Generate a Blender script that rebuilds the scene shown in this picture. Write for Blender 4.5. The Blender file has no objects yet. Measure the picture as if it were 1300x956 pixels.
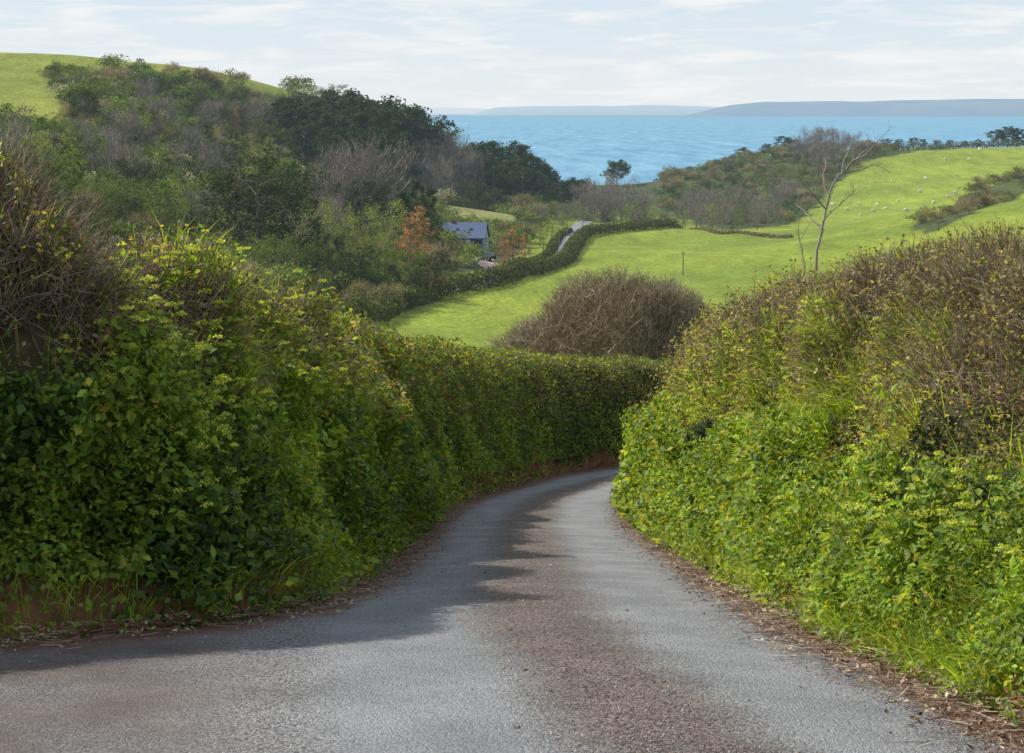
import bpy, math, numpy as np
from mathutils import Vector, Matrix
rng=np.random.default_rng(11)
scene=bpy.context.scene
col_main=scene.collection
rad=math.radians
# ------------------------------------------------------------------ camera
FPX=2166.7; PITCH=rad(7.62); CP,SP=math.cos(PITCH),math.sin(PITCH)
cam_d=bpy.data.cameras.new("camera"); cam=bpy.data.objects.new("camera",cam_d); col_main.objects.link(cam)
cam_d.lens=60; cam_d.sensor_width=36; cam_d.shift_y=-45/1300; cam_d.clip_start=0.1; cam_d.clip_end=120000
cam.location=(0,0,0); cam.rotation_euler=(math.pi/2-PITCH,0,0); scene.camera=cam
scene.view_settings.view_transform='Standard'; scene.view_settings.look='None'; scene.view_settings.exposure=0
def pixel_ray(px,py):            # image pixel to camera ray slopes, sideways and vertical per unit depth
    u=(px-650)/FPX; v=(433-py)/FPX; d=CP+v*SP
    return u/d,(v*CP-SP)/d
SUN_AZ=rad(-66); SUN_EL=rad(43)
sunvec=Vector((math.sin(SUN_AZ)*math.cos(SUN_EL),math.cos(SUN_AZ)*math.cos(SUN_EL),math.sin(SUN_EL)))
# ------------------------------------------------------------------ helpers
def norm(v): return v/np.maximum(np.linalg.norm(v,axis=-1,keepdims=True),1e-9)
def h3(ix,iy,iz,seed):
    n=(ix*374761393+iy*668265263+iz*1442695041+seed*144665).astype(np.int64)&0x7fffffff
    n=((n^(n>>13))*1274126177)&0x7fffffff
    n=((n^(n>>11))*668265263)&0x7fffffff
    return ((n^(n>>16))&0xffff)/65535.0
def vnoise(P,scale,seed=0):
    Q=np.asarray(P,float)/scale+1000.0
    I=np.floor(Q).astype(np.int64); f=Q-I; f=f*f*(3-2*f); r=0
    for dx in (0,1):
        for dy in (0,1):
            for dz in (0,1):
                w=(f[:,0] if dx else 1-f[:,0])*(f[:,1] if dy else 1-f[:,1])*(f[:,2] if dz else 1-f[:,2])
                r=r+w*h3(I[:,0]+dx,I[:,1]+dy,I[:,2]+dz,seed)
    return r
def mk_mesh(name,V,Q,mat=None,col=None,smooth=False,uv=None):
    V=np.asarray(V,np.float32); Q=np.asarray(Q,np.int32); k=Q.shape[1]
    me=bpy.data.meshes.new(name)
    me.vertices.add(len(V)); me.vertices.foreach_set('co',V.ravel())
    me.loops.add(Q.size); me.loops.foreach_set('vertex_index',Q.ravel())
    me.polygons.add(len(Q)); me.polygons.foreach_set('loop_start',np.arange(len(Q),dtype=np.int32)*k)
    me.polygons.foreach_set('use_smooth',np.full(len(Q),smooth,dtype=bool))
    me.update(calc_edges=True)
    if col is not None:
        a=me.color_attributes.new('Col','FLOAT_COLOR','POINT')
        c=np.ones((len(V),4),np.float32); c[:,:3]=col; a.data.foreach_set('color',c.ravel())
    if uv is not None:
        l=me.uv_layers.new(name='UVMap'); l.data.foreach_set('uv',np.asarray(uv,np.float32)[Q.ravel()].ravel())
    if mat: me.materials.append(mat)
    return me
def link(name,data,parent=None,label=None,category=None,group=None,kind=None):
    o=bpy.data.objects.new(name,data); col_main.objects.link(o)
    if parent: o.parent=parent
    if label: o["label"]=label
    if category: o["category"]=category
    if group: o["group"]=group
    if kind: o["kind"]=kind
    return o
class MB:
    def __init__(s): s.V=[];s.Q=[];s.C=[];s.n=0
    def add(s,V,Q,C):
        V=np.asarray(V,float).reshape(-1,3); s.V.append(V); s.Q.append(np.asarray(Q)+s.n)
        C=np.asarray(C,float); s.C.append(np.broadcast_to(C,(len(V),3)).copy()); s.n+=len(V)
    def mesh(s,name,mat,smooth=False): return mk_mesh(name,np.vstack(s.V),np.vstack(s.Q),mat,np.vstack(s.C),smooth)
    def arrays(s): return np.vstack(s.V),np.vstack(s.Q),np.vstack(s.C)
    def tube(s,pts,rr,k,c):
        pts=np.asarray(pts,float); n=len(pts); t=norm(np.gradient(pts,axis=0))
        ref=np.array([.13,.95,.27]); a=norm(np.cross(t,ref)); b=np.cross(t,a)
        ang=np.arange(k)*2*math.pi/k
        V=pts[:,None]+(np.cos(ang)[None,:,None]*a[:,None]+np.sin(ang)[None,:,None]*b[:,None])*np.asarray(rr,float)[:,None,None]
        i=np.arange(n-1)[:,None]*k; j=np.arange(k)[None]; j2=(j+1)%k
        Q=np.stack([i+j,i+j2,i+k+j2,i+k+j],-1).reshape(-1,4)
        s.add(V.reshape(-1,3),Q,c)
    def leaves(s,P,N,L,w,C,jit=.7,r=rng):
        m=len(P); n=norm(norm(N)+jit*r.normal(size=(m,3))); t=norm(np.cross(n,r.normal(size=(m,3)))); b=np.cross(n,t)
        L=np.broadcast_to(L,(m,))[:,None]; w=np.broadcast_to(w,(m,))[:,None]
        V=np.stack([P-t*L*.5,P+b*w*.5-t*L*.08+n*w*.14,P+t*L*.5,P-b*w*.5-t*L*.08+n*w*.14],1)
        C=np.repeat(np.broadcast_to(C,(m,3)),4,0)
        s.add(V,np.arange(m*4).reshape(-1,4),C)
    def slivers(s,P0,P1,w0,w1,C,r=rng):
        m=len(P0); d=norm(P1-P0); b=norm(np.cross(d,r.normal(size=(m,3))))
        w0=np.broadcast_to(w0,(m,))[:,None]; w1=np.broadcast_to(w1,(m,))[:,None]
        V=np.stack([P0-b*w0/2,P0+b*w0/2,P1+b*w1/2,P1-b*w1/2],1)
        s.add(V,np.arange(m*4).reshape(-1,4),np.repeat(np.broadcast_to(C,(m,3)),4,0))
    def twigs(s,P0,P1,w0,w1,C,r=rng):       # three-sided
        m=len(P0); d=norm(P1-P0); a=norm(np.cross(d,r.normal(size=(m,3)))); b=np.cross(d,a)
        w0=np.broadcast_to(w0,(m,))[:,None]/2; w1=np.broadcast_to(w1,(m,))[:,None]/2
        R=[a,-.5*a+.87*b,-.5*a-.87*b]
        V=np.stack([P0+R[0]*w0,P0+R[1]*w0,P0+R[2]*w0,P1+R[0]*w1,P1+R[1]*w1,P1+R[2]*w1],1)
        i=np.arange(m)[:,None,None]*6; q=np.array([[0,1,4,3],[1,2,5,4],[2,0,3,5]])[None]
        s.add(V,(i+q).reshape(-1,4),np.repeat(np.broadcast_to(C,(m,3)),6,0))
    def blades(s,P,D,L,w,C,r=rng):
        m=len(P); D=norm(D); L=np.broadcast_to(L,(m,))[:,None]; w=np.broadcast_to(w,(m,))[:,None]
        b=norm(np.cross(D,r.normal(size=(m,3)))); p1=P+D*L*.55; D2=norm(D+np.array([0,0,-1.])*r.uniform(.2,1.3,(m,1)))
        p2=p1+D2*L*.5
        V=np.stack([P-b*w*.5,P+b*w*.5,p1+b*w*.4,p1-b*w*.4,p2+b*w*.06,p2-b*w*.06],1)
        i=np.arange(m)[:,None,None]*6; q=np.array([[0,1,2,3],[3,2,4,5]])[None]
        s.add(V,(i+q).reshape(-1,4),np.repeat(np.broadcast_to(C,(m,3)),6,0))
def pick(pal,n,p=None,var=.25,r=rng):
    pal=np.array(pal); c=pal[r.choice(len(pal),n,p=p)]
    return c*r.uniform(1-var,1+var,(n,1))*r.uniform(.93,1.07,(n,3))
# ------------------------------------------------------------------ materials
def new_mat(name):
    m=bpy.data.materials.new(name); m.use_nodes=True; nt=m.node_tree
    for n in list(nt.nodes):
        if n.type!='OUTPUT_MATERIAL': nt.nodes.remove(n)
    return m,nt,nt.nodes,nt.links,[n for n in nt.nodes if n.type=='OUTPUT_MATERIAL'][0]
def haze(nt,shader,out,k=10000.,colr=(.50,.62,.72)):   # painted haze: pale emission mixed into the colour by distance from origin
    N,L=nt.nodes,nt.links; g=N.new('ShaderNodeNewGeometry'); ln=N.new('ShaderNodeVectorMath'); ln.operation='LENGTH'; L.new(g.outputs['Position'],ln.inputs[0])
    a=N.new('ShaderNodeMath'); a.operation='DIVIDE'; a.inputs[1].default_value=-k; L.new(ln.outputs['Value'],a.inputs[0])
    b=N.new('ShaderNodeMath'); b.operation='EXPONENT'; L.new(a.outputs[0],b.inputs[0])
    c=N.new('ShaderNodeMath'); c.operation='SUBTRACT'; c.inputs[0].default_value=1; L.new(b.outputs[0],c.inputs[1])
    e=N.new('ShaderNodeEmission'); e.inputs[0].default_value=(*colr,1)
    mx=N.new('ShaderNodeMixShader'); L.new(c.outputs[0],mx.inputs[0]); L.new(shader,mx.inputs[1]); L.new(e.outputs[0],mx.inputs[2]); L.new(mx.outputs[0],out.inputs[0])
def mat_leaf(name,trans=.35,rough=.5,spec=.4,nscale=3.0,hz=False):
    m,nt,N,L,out=new_mat(name)
    a=N.new('ShaderNodeAttribute'); a.attribute_name='Col'
    tc=N.new('ShaderNodeTexCoord'); nz=N.new('ShaderNodeTexNoise'); nz.inputs['Scale'].default_value=nscale; nz.inputs['Detail'].default_value=1
    L.new(tc.outputs['Object'],nz.inputs['Vector'])
    mr=N.new('ShaderNodeMapRange'); mr.inputs[1].default_value=.3; mr.inputs[2].default_value=.7; mr.inputs[3].default_value=.72; mr.inputs[4].default_value=1.25
    L.new(nz.outputs['Fac'],mr.inputs[0])
    vm=N.new('ShaderNodeVectorMath'); vm.operation='SCALE'; L.new(a.outputs['Color'],vm.inputs[0]); L.new(mr.outputs[0],vm.inputs['Scale'])
    p=N.new('ShaderNodeBsdfPrincipled'); p.inputs['Roughness'].default_value=rough; p.inputs['Specular IOR Level'].default_value=spec
    L.new(vm.outputs[0],p.inputs['Base Color']); sh=p.outputs[0]
    if trans>0:
        t=N.new('ShaderNodeBsdfTranslucent'); vy=N.new('ShaderNodeVectorMath'); vy.operation='MULTIPLY'; vy.inputs[1].default_value=(2.0,1.75,.6)
        L.new(vm.outputs[0],vy.inputs[0]); L.new(vy.outputs[0],t.inputs['Color'])
        mx=N.new('ShaderNodeMixShader'); mx.inputs[0].default_value=trans; L.new(p.outputs[0],mx.inputs[1]); L.new(t.outputs[0],mx.inputs[2]); sh=mx.outputs[0]
    if hz: haze(nt,sh,out)
    else: L.new(sh,out.inputs[0])
    return m
def mat_plain(name,c,rough=.7,var=.2,scale=4,spec=.3,bump=0,c2=None):
    m,nt,N,L,out=new_mat(name)
    tc=N.new('ShaderNodeTexCoord'); nz=N.new('ShaderNodeTexNoise'); nz.inputs['Scale'].default_value=scale; nz.inputs['Detail'].default_value=5
    L.new(tc.outputs['Object'],nz.inputs['Vector'])
    r=N.new('ShaderNodeValToRGB'); r.color_ramp.elements[0].position=.3; r.color_ramp.elements[1].position=.7
    c2=c2 or tuple(x*(1+var) for x in c)
    r.color_ramp.elements[0].color=(*[x*(1-var) for x in c],1); r.color_ramp.elements[1].color=(*c2,1)
    L.new(nz.outputs['Fac'],r.inputs[0])
    p=N.new('ShaderNodeBsdfPrincipled'); p.inputs['Roughness'].default_value=rough; p.inputs['Specular IOR Level'].default_value=spec
    L.new(r.outputs[0],p.inputs['Base Color']); L.new(p.outputs[0],out.inputs[0])
    return m
M_leaf=mat_leaf('hedge_leaf',.42,.5,.3)
M_grass=mat_leaf('grass_blade',.5,.5,.25)
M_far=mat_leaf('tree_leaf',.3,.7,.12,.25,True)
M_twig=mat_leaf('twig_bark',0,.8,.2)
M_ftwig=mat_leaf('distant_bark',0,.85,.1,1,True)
M_bank=mat_leaf('bank_soil',0,.95,.1,6)
# ------------------------------------------------------------------ lane geometry
_ty=np.arange(-40,140,.5)
_tz=np.interp(_ty,[-40,-10,0,5,10,16.7,24,31,40,50,70,140],[2,-.6,-1.7,-2.34,-3.07,-4.47,-5.9,-7.22,-8.85,-10.5,-13.6,-23])
for _ in range(3): _tz[3:-3]=np.convolve(_tz,np.ones(7)/7,'valid')
def roadz(y): return np.interp(y,_ty,_tz)
def spline(pts,step=.12):
    p=np.array(pts,float); out=[]
    pp=np.vstack([2*p[0]-p[1],p,2*p[-1]-p[-2]])
    for i in range(1,len(pp)-2):
        m=max(2,int(np.linalg.norm(pp[i+1]-pp[i])/step)); t=np.linspace(0,1,m,endpoint=False)[:,None]
        a,b,c,d=pp[i-1],pp[i],pp[i+1],pp[i+2]
        out.append(.5*((2*b)+(-a+c)*t+(2*a-5*b+4*c-d)*t**2+(-a+3*b-3*c+d)*t**3))
    out.append(p[-1:]); q=np.vstack(out)
    s=np.r_[0,np.cumsum(np.linalg.norm(np.diff(q,axis=0),axis=1))]; g=np.arange(0,s[-1],step)
    return np.stack([np.interp(g,s,q[:,k]) for k in range(q.shape[1])],1)
LEFT=[(-9,8.3),(-6,8.8),(-3.9,9.4),(-2.4,10.1),(-1.6,11.1),(-1.35,12.8),(-1.28,16.7),(-1.28,24),(-1.07,31),(-.55,36),(.1,40),(1.05,45),(2.8,50),(6,55),(12,61),(20,66),(30,70)]
RIGHT=[(2.9,1),(2.5,5),(2.15,7),(1.95,8.5),(1.72,10),(1.66,13),(1.72,16.7),(1.74,24),(2.05,31),(2.5,35),(3.15,38.7),(4.15,43),(5.8,47.8),(8.6,52.5),(14,58),(21.8,63),(31,67)]
# ------------------------------------------------------------------ terrain (thin plate through hand-set and image-pixel spot heights)
spots=[(-60,-30,4),(0,-30,1.5),(60,-30,5),(-5,0,-.9),(6,0,-.5),(-6,14,-2.9),(-12,14,-2.6),(-40,14,-1.5),(7,14,-2.8),(15,14,-1.8),(35,14,0),(-6,30,-6.0),(-15,30,-5.8),(-40,30,-4.5),(6,30,-5.8),(15,30,-4),(35,30,-2),
(-4,45,-9),(-15,50,-10.2),(-45,50,-8),(12,45,-9),(25,45,-6.5),(6,66,-13.4),(-10,75,-15.2),(-45,80,-13.5),(25,72,-13.5),(48,70,-9),(5,100,-19.5),(-30,110,-19),(40,100,-15.5),(75,100,-11),(0,150,-24.5),(-50,150,-18),(60,150,-20.5),(100,150,-16),
(-90,150,-10),(-150,300,-3),(-260,400,2),(-300,550,14),(-210,690,8),(-140,720,6),(-320,700,8),(-60,800,-12),(200,300,-8),(300,500,-5),(400,800,-10),(-450,800,0),(-300,-20,6),(300,-20,6)]
def sp(px,py,Y,dz=0):
    a,b=pixel_ray(px,py); spots.append((a*Y,Y,b*Y+dz))
for q in [(0,76,550),(80,73,565),(140,78,590),(200,86,620),(270,95,640),(380,116,690),(480,152,720),(560,189,790),(640,219,860),(710,250,910),
 (0,150,400),(85,146,405),(40,112,465),(0,92,510),(100,200,330,-3),(0,200,290,-3),(250,250,330,-4),(400,330,270,-4),(500,372,250,-2),(350,200,430,-6),(450,252,430,-6),(200,300,230,-4),(0,230,200,-4),
 (200,150,500,-4),(300,170,520,-6),(550,245,600,-5),(600,264,520),(650,292,470),(590,322,365),(640,350,320),(730,312,420),(480,407,228),(600,430,200),(870,380,250),(1000,300,460),(860,289,500),(760,340,350),
 (830,250,950,-1),(770,252,900,-2),(1300,188,800),(1150,195,800),(1050,196,810),(1000,190,820,-2),(950,194,850,-3),(910,208,860,-3),(878,226,880,-2),(1000,291,520),(1150,270,580),(1300,238,570),(1150,232,690),(1300,212,690),(930,291,560),
 (1300,250,350),(1300,226,420),(1220,272,400),(1160,292,380),(1280,277,300),(1050,331,300),(900,390,220),(720,254,760,-3),(780,262,700)]: sp(*q)
spots+=[(85,1040,-49.5),(40,1040,-49.5),(0,1080,-50.5),(200,1080,-50),(-120,1080,-55),(-350,1000,-20),(400,1050,-30),(100,1250,-62),(-300,1300,-70),(400,1300,-62),(-500,1250,-60),(600,1250,-55),(0,1400,-66),(500,1400,-70),(-500,1400,-72)]
SPT=np.array(spots,float)
def _k(r2): return np.where(r2>0,.5*r2*np.log(np.maximum(r2,1e-12)),0)
_P=SPT[:,:2]/100; n_=len(_P)
_K=_k(((_P[:,None]-_P[None])**2).sum(-1))+np.eye(n_)*.004
_A=np.zeros((n_+3,n_+3)); _A[:n_,:n_]=_K; _A[:n_,n_]=1; _A[:n_,n_+1:]=_P; _A[n_,:n_]=1; _A[n_+1:,:n_]=_P.T
_w=np.linalg.solve(_A,np.r_[SPT[:,2],0,0,0])
Lp=spline(LEFT,.5); Rp=spline(RIGHT,.5)
def corridor(x,y):
    p=np.stack([x,y],1)
    C=np.vstack([np.stack([np.interp(np.linspace(0,1,160),np.linspace(0,1,len(Lp)),Lp[:,k])*f+np.interp(np.linspace(0,1,160),np.linspace(0,1,len(Rp)),Rp[:,k])*(1-f) for k in (0,1)],1) for f in (0,.25,.5,.75,1)]+[np.array([[x0,y0] for x0 in np.arange(-10,3,1.0) for y0 in np.arange(-30,9,1.5)])])
    out=np.empty(len(x)); zz=np.empty(len(x))
    for a in range(0,len(x),4000):
        d=((p[a:a+4000,None]-C[None])**2).sum(-1); j=d.argmin(1); out[a:a+4000]=np.sqrt(d[np.arange(len(j)),j]); zz[a:a+4000]=roadz(C[j,1])
    return out,zz
def T(x,y):
    x=np.atleast_1d(np.asarray(x,float)); y=np.atleast_1d(np.asarray(y,float)); x,y=np.broadcast_arrays(x,y); shp=x.shape; x=x.ravel().copy(); y=y.ravel().copy()
    z=np.empty(len(x))
    for a in range(0,len(x),5000):
        q=np.stack([x[a:a+5000],y[a:a+5000]],1)/100
        z[a:a+5000]=_k(((q[:,None]-_P[None])**2).sum(-1))@_w[:n_]+_w[n_]+q@_w[n_+1:]
    P3=np.stack([x,y,0*x],1); far=np.clip((y-150)/200,0,1)
    z+=far*((vnoise(P3,60,3)-.5)*2.2+(vnoise(P3,22,4)-.5)*.8)
    m=np.where(y<95)[0]
    if len(m):
        d,rz=corridor(x[m],y[m]); t=np.clip((d-1.0)/3.5,0,1); t=t*t*(3-2*t)
        z[m]=(rz-.12)*(1-t)+np.minimum(z[m],rz+1.4)*t
    return z.reshape(shp)
_MY=np.r_[np.arange(90,400,3.),np.arange(400,1100,6.)]
def hit(px,py,y0=90):
    a,b=pixel_ray(px,py); Y=_MY[_MY>=y0]; z=T(a*Y,Y); g=b*Y-z
    i=np.where(g<=0)[0]; j=i[0] if len(i) else int(np.argmin(g))
    return (a*Y[j],Y[j])
ny,nx=330,240
Yg=np.concatenate([np.linspace(-30,80,110,endpoint=False),80*np.exp(np.linspace(0,math.log(1400/80),ny-110))])
tx=np.linspace(-1,1,nx); tx=np.sign(tx)*np.abs(tx)**1.25
GX=tx[None]*(28+.5*(Yg[:,None]+30)); GY=np.repeat(Yg[:,None],nx,1)
GZ=T(GX.ravel(),GY.ravel())
GV=np.stack([GX.ravel(),GY.ravel(),GZ],1)
ii=np.arange(ny-1)[:,None]*nx; jj=np.arange(nx-1)[None]
GQ=np.stack([ii+jj,ii+jj+1,ii+nx+jj+1,ii+nx+jj],-1).reshape(-1,4)
def inpoly(x,y,poly):
    c=np.zeros(x.shape,bool); n=len(poly)
    for i in range(n):
        x1,y1=poly[i]; x2,y2=poly[(i+1)%n]
        if y1==y2: continue
        c^=((y1>y)!=(y2>y))&(x<(x2-x1)*(y-y1)/(y2-y1)+x1)
    return c
W1=[hit(470,405),hit(560,384),hit(640,355),hit(700,337),hit(728,312),hit(760,290),hit(860,283),hit(845,262),(95,930),(60,1080),(-400,1100),(-520,800),(-330,600),(-250,420),(-170,250),(-80,150),(-55,190)]
Ftop=[hit(0,166),hit(92,162),hit(70,112),hit(55,98),hit(140,92),hit(200,98),hit(270,107),hit(370,127),(-95,760),(-400,760),(-330,400),(-150,370)]
Fhouse=[hit(560,262),hit(600,264),hit(655,276),hit(650,289),hit(622,296),hit(560,284)]
W2=[hit(830,250),(80,960),(110,930),(150,900),(180,830),(190,800),hit(1095,208),hit(1060,235),hit(1035,262),hit(1000,286),hit(930,291),hit(860,282)]
W3=[hit(1155,293),hit(1220,262),hit(1300,216),(170,440),(150,330),hit(1300,246),hit(1230,274),hit(1180,298)]
LANE=spline([hit(560,372),hit(640,351),hit(690,338),hit(706,326),hit(713,313),hit(717,302),hit(730,292),hit(800,285),hit(850,280)],3.)
def near_lane(x,y,d): return (((np.stack([x,y],1)[:,None]-LANE[None])**2).sum(-1).min(1)<d*d)
def zone(x,y):
    w=inpoly(x,y,W1)&~inpoly(x,y,Ftop)&~inpoly(x,y,Fhouse)
    return w|inpoly(x,y,W2)|inpoly(x,y,W3)
gx,gy=GX.ravel(),GY.ravel()
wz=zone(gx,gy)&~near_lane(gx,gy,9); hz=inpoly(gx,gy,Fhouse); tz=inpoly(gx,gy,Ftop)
green=np.array([.18,.25,.03]); gc=np.tile(green,(len(gx),1))
nz=vnoise(GV*[1,1,0],38,8)[:,None]; n2=vnoise(GV*[1,1,0],12,18)[:,None]; gc=gc*(0.74+.36*nz+.2*n2)+np.array([.045,.01,.0])*nz
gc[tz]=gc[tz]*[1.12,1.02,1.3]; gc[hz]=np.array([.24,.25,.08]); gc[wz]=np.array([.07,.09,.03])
gc[(gy>1000)]=[.12,.09,.05]
def mat_ground():
    m,nt,N,L,out=new_mat('pasture')
    a=N.new('ShaderNodeAttribute'); a.attribute_name='Col'; g=N.new('ShaderNodeNewGeometry')
    mp=N.new('ShaderNodeMapping'); mp.inputs['Scale'].default_value=(1,.25,1); mp.inputs['Rotation'].default_value=(0,0,.5); L.new(g.outputs['Position'],mp.inputs[0])
    n1=N.new('ShaderNodeTexNoise'); n1.inputs['Scale'].default_value=.16; n1.inputs['Detail'].default_value=8; n1.inputs['Roughness'].default_value=.65
    n2=N.new('ShaderNodeTexNoise'); n2.inputs['Scale'].default_value=1.1; n2.inputs['Detail'].default_value=6
    L.new(mp.outputs[0],n1.inputs['Vector']); L.new(g.outputs['Position'],n2.inputs['Vector'])
    ad=N.new('ShaderNodeMath'); ad.operation='ADD'; L.new(n1.outputs['Fac'],ad.inputs[0]); L.new(n2.outputs['Fac'],ad.inputs[1])
    mr=N.new('ShaderNodeMapRange'); mr.inputs[1].default_value=.75; mr.inputs[2].default_value=1.25; mr.inputs[3].default_value=.62; mr.inputs[4].default_value=1.3; L.new(ad.outputs[0],mr.inputs[0])
    vm=N.new('ShaderNodeVectorMath'); vm.operation='SCALE'; L.new(a.outputs['Color'],vm.inputs[0]); L.new(mr.outputs[0],vm.inputs['Scale'])
    p=N.new('ShaderNodeBsdfPrincipled'); p.inputs['Roughness'].default_value=.9; p.inputs['Specular IOR Level'].default_value=.1
    L.new(vm.outputs[0],p.inputs['Base Color'])
    b=N.new('ShaderNodeBump'); b.inputs['Strength'].default_value=.8; b.inputs['Distance'].default_value=.6; L.new(ad.outputs[0],b.inputs['Height']); L.new(b.outputs[0],p.inputs['Normal'])
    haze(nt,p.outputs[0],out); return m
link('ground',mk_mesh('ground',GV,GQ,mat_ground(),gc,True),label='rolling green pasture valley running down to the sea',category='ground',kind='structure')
# ------------------------------------------------------------------ sea
def mat_sea():
    m,nt,N,L,out=new_mat('sea_water'); g=N.new('ShaderNodeNewGeometry')
    def nzz(sc,det,stretch):
        mp=N.new('ShaderNodeMapping'); mp.inputs['Scale'].default_value=stretch; L.new(g.outputs['Position'],mp.inputs[0])
        n=N.new('ShaderNodeTexNoise'); n.inputs['Scale'].default_value=sc; n.inputs['Detail'].default_value=det; n.inputs['Roughness'].default_value=.72; L.new(mp.outputs[0],n.inputs['Vector']); return n
    a=nzz(.035,11,(1,.14,1)); b=nzz(.06,6,(1,.4,1))
    r=N.new('ShaderNodeValToRGB'); r.color_ramp.elements[0].position=.34; r.color_ramp.elements[1].position=.68
    r.color_ramp.elements[0].color=(.06,.22,.35,1); r.color_ramp.elements[1].color=(.22,.43,.55,1); L.new(a.outputs['Fac'],r.inputs[0])
    p=N.new('ShaderNodeBsdfPrincipled'); p.inputs['Roughness'].default_value=.45; p.inputs['Specular IOR Level'].default_value=.15; L.new(r.outputs[0],p.inputs['Base Color'])
    bp=N.new('ShaderNodeBump'); bp.inputs['Strength'].default_value=1; bp.inputs['Distance'].default_value=3; L.new(b.outputs['Fac'],bp.inputs['Height']); L.new(bp.outputs[0],p.inputs['Normal'])
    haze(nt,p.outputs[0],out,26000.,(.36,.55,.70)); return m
xs=np.linspace(-60000,60000,60); ys=np.r_[np.linspace(880,3000,12),np.geomspace(3400,90000,24)]
sx,sy=np.meshgrid(xs,ys); ii=np.arange(len(ys)-1)[:,None]*60; jj=np.arange(59)[None]
link('sea',mk_mesh('sea',np.stack([sx.ravel(),sy.ravel(),np.full(sx.size,-50.)],1),np.stack([ii+jj,ii+jj+1,ii+61+jj,ii+60+jj],-1).reshape(-1,4),mat_sea()),label='wide calm blue sea beyond the valley mouth',category='sea',kind='structure')
def mat_haze(name,c1,c2,k,scale,hc=(.40,.55,.70)):
    m,nt,N,L,out=new_mat(name); g=N.new('ShaderNodeNewGeometry'); mp=N.new('ShaderNodeMapping'); mp.inputs['Scale'].default_value=(1,1,3); L.new(g.outputs['Position'],mp.inputs[0])
    nz=N.new('ShaderNodeTexNoise'); nz.inputs['Scale'].default_value=scale; nz.inputs['Detail'].default_value=6; L.new(mp.outputs[0],nz.inputs['Vector'])
    r=N.new('ShaderNodeValToRGB'); r.color_ramp.elements[0].position=.42; r.color_ramp.elements[1].position=.6; r.color_ramp.elements[0].color=(*c1,1); r.color_ramp.elements[1].color=(*c2,1); L.new(nz.outputs['Fac'],r.inputs[0])
    d=N.new('ShaderNodeBsdfDiffuse'); L.new(r.outputs[0],d.inputs[0]); haze(nt,d.outputs[0],out,k,hc); return m
def headland(name,label,prof,Y,mat,seed):
    xs=[];zs=[]
    for px,py in prof:
        a,b=pixel_ray(px,py); xs.append(a*Y); zs.append(b*Y)
    X=np.linspace(xs[0],xs[-1],260); Z=np.interp(X,xs,zs)
    Z=Z+(vnoise(np.stack([X,X*0,X*0+seed],1),Y*.015,seed)-.5)*Y*.0005
    Z=np.maximum(Z,-50.5); rows=[]
    for f,dy in ((0,0),(.35,.002*Y),(.8,.012*Y),(1,.04*Y),(.95,.08*Y),(0,.12*Y)):
        rows.append(np.stack([X,np.full(len(X),Y+dy),-52+(Z+52)*f],1))
    V=np.vstack(rows); n=260; ii=np.arange(len(rows)-1)[:,None]*n; jj=np.arange(n-1)[None]
    link(name,mk_mesh(name,V,np.stack([ii+jj,ii+jj+1,ii+n+jj+1,ii+n+jj],-1).reshape(-1,4),mat,None,True),label=label,category='hill',kind='structure')
H1=mat_haze('headland',(.09,.14,.16),(.18,.22,.17),17000,.0018,(.42,.57,.73)); H2=mat_haze('far_headland',(.30,.38,.44),(.34,.41,.44),26000,.001,(.54,.68,.79)); H3=mat_haze('farthest_headland',(.45,.5,.55),(.47,.52,.56),26000,.0006,(.66,.75,.82))  # paler base colours and blue glow paint air haze onto the farther headlands
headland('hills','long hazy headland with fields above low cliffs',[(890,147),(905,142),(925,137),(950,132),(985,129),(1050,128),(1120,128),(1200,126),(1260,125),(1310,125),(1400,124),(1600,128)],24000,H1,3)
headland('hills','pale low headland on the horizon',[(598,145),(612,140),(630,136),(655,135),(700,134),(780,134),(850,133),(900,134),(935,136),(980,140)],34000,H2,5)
headland('hills','faint distant coast on the horizon',[(380,139),(450,137),(560,136),(600,137),(640,139),(700,141)],46000,H3,7)
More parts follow.
